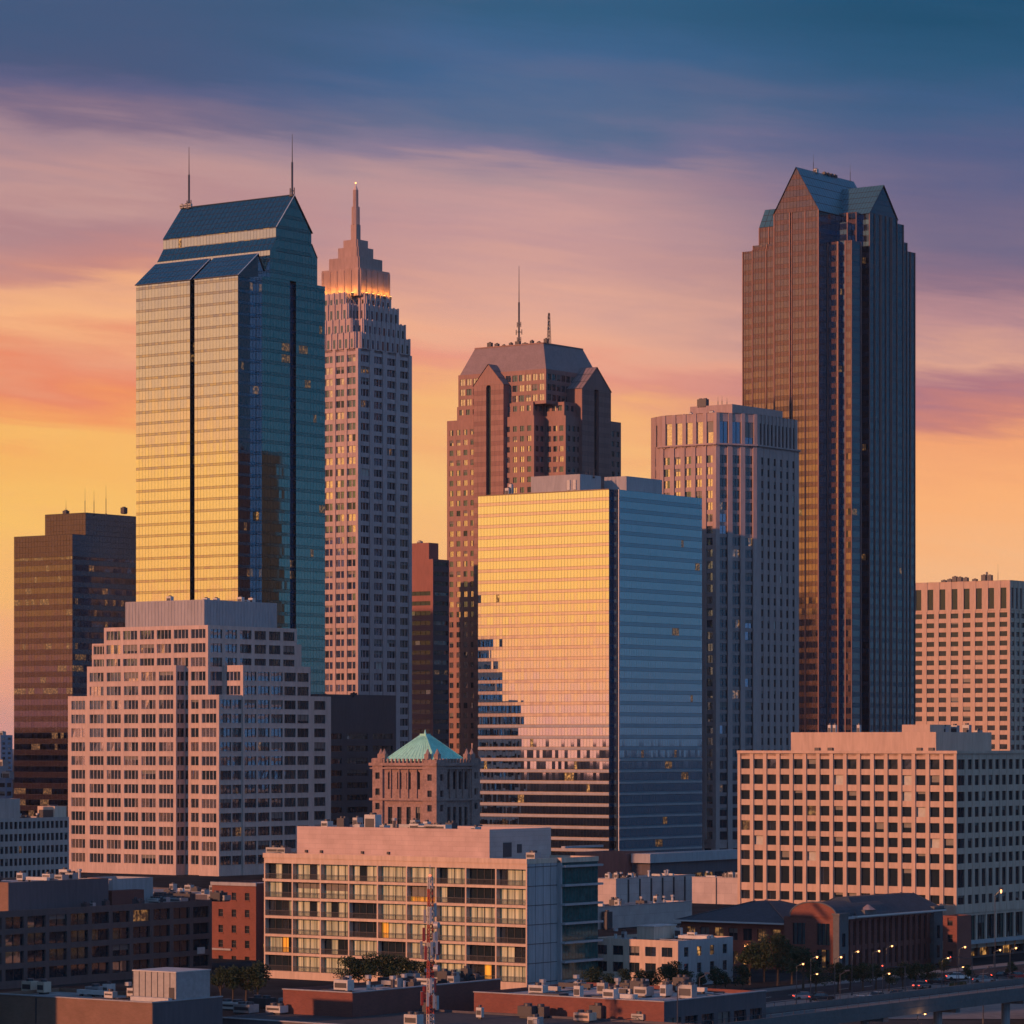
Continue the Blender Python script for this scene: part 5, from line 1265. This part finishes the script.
for px in range(598,742,13): tree(px+random.uniform(-4,4),995,random.uniform(4.6,6.4),'dark green tree in the row along the two-storey office','trees along the two-storey office')
for px in (221,233,246,258): tree(px,1003,random.uniform(6,8),'dark tree at the foot of the narrow red brick building','trees by the brick building')
for px,py,h in ((750,985,8),(764,982,9),(778,986,9.5),(792,984,8.5),(803,990,8),(816,994,6)): tree(px,py,h,'dark leafy tree in front of the slate-roofed hall','trees before the slate-roofed hall')
for px,py,h in ((838,992,5.2),(850,990,5),(863,992,5.5),(876,990,5),(889,992,5.6),(903,990,5),(916,990,5.4),(929,988,5)): tree(px,py,h,'low dark tree along the shaded side of the arched brick hall','trees along the arched brick hall')
for px,py,h in ((944,978,4),(968,984,4),(1012,980,4.5)): tree(px,py,h,'small tree on the plaza before the tan grid building','plaza trees')

# ================================================================== STREET LAMPS
def lamp_meshes():
    p=MB(); p.bar((0,0,0),(0,0,7.6),.09,'metal_dark',7,.06); p.bar((0,0,0),(0,0,.7),.18,'metal_dark',8); p.bar((0,0,7.5),(1.1,0,8.0),.05,'metal_dark',5)
    hd=MB(); hd.box(.75,1.5,-.16,.16,7.98,8.14,'metal_dark'); g=MB(); g.ball((1.12,0,7.86),.17,'lamp_glow')
    out=[]
    for nm,m in (('pole',p),('lamp_head',hd),('bulb',g)): o=m.build(nm); out.append((nm,o.data)); bpy.data.objects.remove(o)
    return out
LM=lamp_meshes()
def lamp(px,py,z,label,e=150,lit=True):
    D=(H-z)*F/(py-HY); x=(px-512)/F*D; r=empty('street_lamp',(x-1.1,D,0),0,label,'street lamp','street lamps' if lit else None); r.scale=(1,1,z/7.86)
    for nm,d in LM:
        if nm=='bulb' and not lit: continue
        o=bpy.data.objects.new(nm,d); COL.objects.link(o); o.parent=r
    if lit:
        l=bpy.data.lights.new('street_lamp_light','POINT'); l.energy=e; l.color=(1,.48,.18); l.shadow_soft_size=.25
        lo=bpy.data.objects.new('street_lamp_light',l); COL.objects.link(lo); lo.parent=r; lo.location=(1.12,0,7.4)
for px,py,z,lb in ((803,964,8,'lit street lamp in front of the slate-roofed hall, left of the bright pair'),(817,957,8,'lit street lamp at the left corner pier of the arched hall'),(817,974,6,'low lit lamp below the corner pier of the arched hall'),
        (841,957,8,'lit street lamp just right of the arched hall corner pier'),(858,951.5,8,'brightest lit street lamp before the tall hall windows'),(879,951,8,'lit street lamp midway along the shaded hall side'),
        (892,946,8,'lit street lamp high at the right half of the hall side'),(889,973.5,6,'lit lamp over the dark trees beside the hall'),(948,958,7,'lit lamp between the hall and the tan building'),
        (963,967,5,'low glowing lamp at the foot of the tan building corner'),(965,947,9,'lit lamp under the canopy corner of the tan building'),(1000,950,8,'lit street lamp before the tan building shopfronts'),
        (1016,948,8,'rightmost lit street lamp by the tan building'),(1001,891,18,'very tall lit lamp post in front of the tan building'),(925,1014,5,'dim low lamp below the raised roadway')):
    lamp(px,py,z,lb)
lamp(686,981,14.6,'tall unlit lamp post rising in front of the red flat building',0,False)

# ================================================================== CARS
def car_meshes(paint):
    import bmesh
    def shell(prof,w,inset_top):
        m=MB(); n=len(prof)
        L_=[(x,-w/2+(inset_top if z>1.0 else 0),z) for x,z in prof]; R_=[(x,w/2-(inset_top if z>1.0 else 0),z) for x,z in prof]
        return m,L_,R_,n
    prof=[(-2.2,.35),(2.2,.35),(2.25,.75),(1.2,.92),(-1.7,.95),(-2.2,.85)]
    b,L_,R_,n=shell(prof,1.78,0)
    b.face(L_,paint); b.face(R_[::-1],paint)
    for k in range(n): b.face([L_[k],R_[k],R_[(k+1)%n],L_[(k+1)%n]],paint)
    c=MB(); pr=[(1.1,.93),(.45,1.42),(-1.0,1.44),(-1.65,.95)]
    l=[(x,-.82+(.14 if z>1 else 0),z) for x,z in pr]; r=[(x,.82-(.14 if z>1 else 0),z) for x,z in pr]
    c.face(l,'pane_dim'); c.face(r[::-1],'pane_dim'); c.face([l[0],r[0],r[1],l[1]],'pane_dim'); c.face([l[2],r[2],r[3],l[3]],'pane_dim'); c.face([l[1],r[1],r[2],l[2]],paint)
    out=[('body',b),('cabin',c)]
    for x in (-1.4,1.4):
        for y in (-.86,.86):
            w=MB(); w.bar((x,y-.1,.33),(x,y+.1,.33),.33,'tyre',12); out.append(('wheel',w))
    for y in (-.6,.6):
        w=MB(); w.box(2.2,2.28,y-.18,y+.18,.6,.74,'steel_white'); out.append(('headlight',w))
        w=MB(); w.box(-2.25,-2.19,y-.18,y+.18,.68,.82,'red_light'); out.append(('tail_light',w))
    res=[]
    for nm,m in out: o=m.build(nm); res.append((nm,o.data)); bpy.data.objects.remove(o)
    return res
CM={p:car_meshes(p) for p in ('car_dark','car_white','car_red','car_silver')}
def car(px,py,rz,paint,label,z=0):
    x,y=G(px,py,z); r=empty('parked_car',(x,y,z+.02),rz,label,'car','cars on the streets and lots at the lower right')
    for nm,d in CM[paint]: o=bpy.data.objects.new(nm,d); COL.objects.link(o); o.parent=r
ad=math.pi/2-TH
for px,py,rz,p,lb in ((806,1000,.1,'car_silver','silver car at the left end of the lot before the halls'),(822,1001,.1,'car_dark','dark car beside the silver one on the lot'),(862,1004,.1,'car_white','pale car caught by lamplight on the lot'),
     (898,998,ad,'car_dark','dark car on the street below the arched hall'),(922,989,ad,'car_silver','silver car on the street before the tan building'),(938,985,0,'car_dark','dark car parked by the small brick block'),
     (958,980,0,'car_white','white car parked at the tan building corner'),(984,983,0,'car_silver','silver car parked before the shopfronts'),(1003,979,0,'car_dark','dark car parked before the shopfronts, left of the red one'),
     (1018,979,0,'car_red','red car parked before the shopfronts at the right edge'),(878,1000,ad,'car_white','white car on the street below the trees'),(908,1003,.1,'car_red','dark red car near the raised roadway')):
    car(px,py,rz,p,lb)
# flower bed and hedge
m=MB()
for k in range(1500):
    x,y=G(random.uniform(950,966),random.uniform(988,993)); z=random.uniform(.1,1.3); s_=.2; m.face([(x-s_,y,z),(x,y-s_,z+.1),(x+s_,y,z),(x,y+s_,z+.15)],'leaf_dry')
tag(m.build('hedge'),'yellow-green clipped hedge beside the road near the tan building','hedge')

# ================================================================== DISTANCE
mk('far_wall',(.18,.20,.26),.8); mk('far_pale',(.34,.33,.35),.8)
def far(px0,px1,ytop,D,mat,label,seed):
    B=Bld('distant_building',label,'building',px1-(px1-px0)*.45,D,group='distant buildings on the horizon')
    st=punch(mat,6,4,3.6,2.0,1.2,0,mats=[('pane_dim',.9),('pane',.1)],depth=.3)
    B.prism(B.rect(B.U(px0),0,0,B.V(px1),st,st),0,B.Z(ytop),mat,roof='roof_gravel'); hvac(B,-4,6,B.Z(ytop)-1,5,4,4); B.finish(keep=0)
far(-14,12.5,735,2900,'far_wall','blue-grey distant tower at the left edge beside the bronze glass block',1)
far(-12,8,766,1700,'far_pale','low pale distant block below the blue-grey tower at the left edge',2)
far(-2,12.5,778,1640,'far_wall','low dark distant block at the left edge, above the grey low office',3)
for k in range(9):
    px=random.choice((random.uniform(-120,-30),random.uniform(1040,1200),random.uniform(405,445),random.uniform(1040,1150)))
    far(px,px+random.uniform(14,30),random.uniform(741,760),random.uniform(2300,4200),random.choice(('far_wall','far_pale')),'hazy block on the far horizon',k)
# office blocks standing left of the frame, mirrored in glass; last added for shade
def side(name,label,x,y,w_,d_,h,wall):
    B=Bld(name,label,'office building',512+x/y*F,y,th=0.0)
    B.O=(x,y); st=punch(wall,4.5,4.2,3.0,2.3,1,0,mats=[('pane_dim',.8),('pane',.18),('pane_lit_soft',.02)],depth=.3)
    B.root.location=(x,y,0); B.prism([(-w_,0,st),(0,0,st),(0,d_,None),(-w_,d_,None)],0,h,wall); B.finish(keep=0)
side('unseen_side_block','tall brown block far west of the view, mirrored in the dark tower',-1100,928,70,84,160,'stone_octagon')
side('unseen_side_block','slim tan block west of the view, mirrored in the granite tower',-335,1505,45,45,116,'concrete_tan')
side('unseen_side_block','low grey block west of the view, mirrored in the bronze block',-330,1382,60,44,52,'concrete_grey')
side('unseen_side_block','unseen brown slab added west of the view to shade the lower streets',-84,452,32,62,58,'concrete_brown')  # added out of sight only to cast shade
B=lowroof('pale_roof_annex','long low annex with a pale flat roof at the foot of the stepped stone building',215,985,45-150*985/F,40,330,None,None,'concrete_dark',roof='roof_pale',n=26,back=30)[0]; B.finish()
# ------------------------------------------------------------------ thin evening haze
hz=bpy.data.materials.new('haze'); hz.use_nodes=True; t=hz.node_tree
for n in list(t.nodes): t.nodes.remove(n)
pv=t.nodes.new('ShaderNodeVolumePrincipled'); pv.inputs['Color'].default_value=(.80,.86,1,1); pv.inputs['Density'].default_value=1.6e-5
om=t.nodes.new('ShaderNodeOutputMaterial'); t.links.new(pv.outputs[0],om.inputs['Volume']); MATS['haze']=hz
m=MB(); m.box(-26000,26000,-4000,41000,-1,420,'haze',True); tag(m.build('haze'),kind='stuff')

for px,py,z,lb in ((707,975,11,'plain unlit pole at the left end of the raised roadway'),(847,972,9,'unlit pole rising before the low dark hall trees'),(990,968,9,'slim unlit pole before the shopfronts')):
    lamp(px,py,z,lb,0,False)
def signal(px,py,label):
    x,y=G(px,py); r=empty('traffic_light',(x,y,0),0,label,'traffic light'); m=MB(); m.bar((0,0,0),(0,0,6),.1,'metal_dark',6); m.bar((0,0,5.8),(-4,0,6),.07,'metal_dark',5); m.build('pole',r)
    m=MB(); m.box(-4.2,-3.8,-.15,.15,5.2,6.3,'metal_dark',True); h=m.build('signal_head',r); m=MB(); m.bar((-4,-.16,6.05),(-4,-.2,6.05),.12,'red_light',8); m.build('lens',h)
signal(905,1000,'traffic light on a mast arm over the street below the hall'); signal(972,990,'traffic light on a mast arm near the tan building corner')
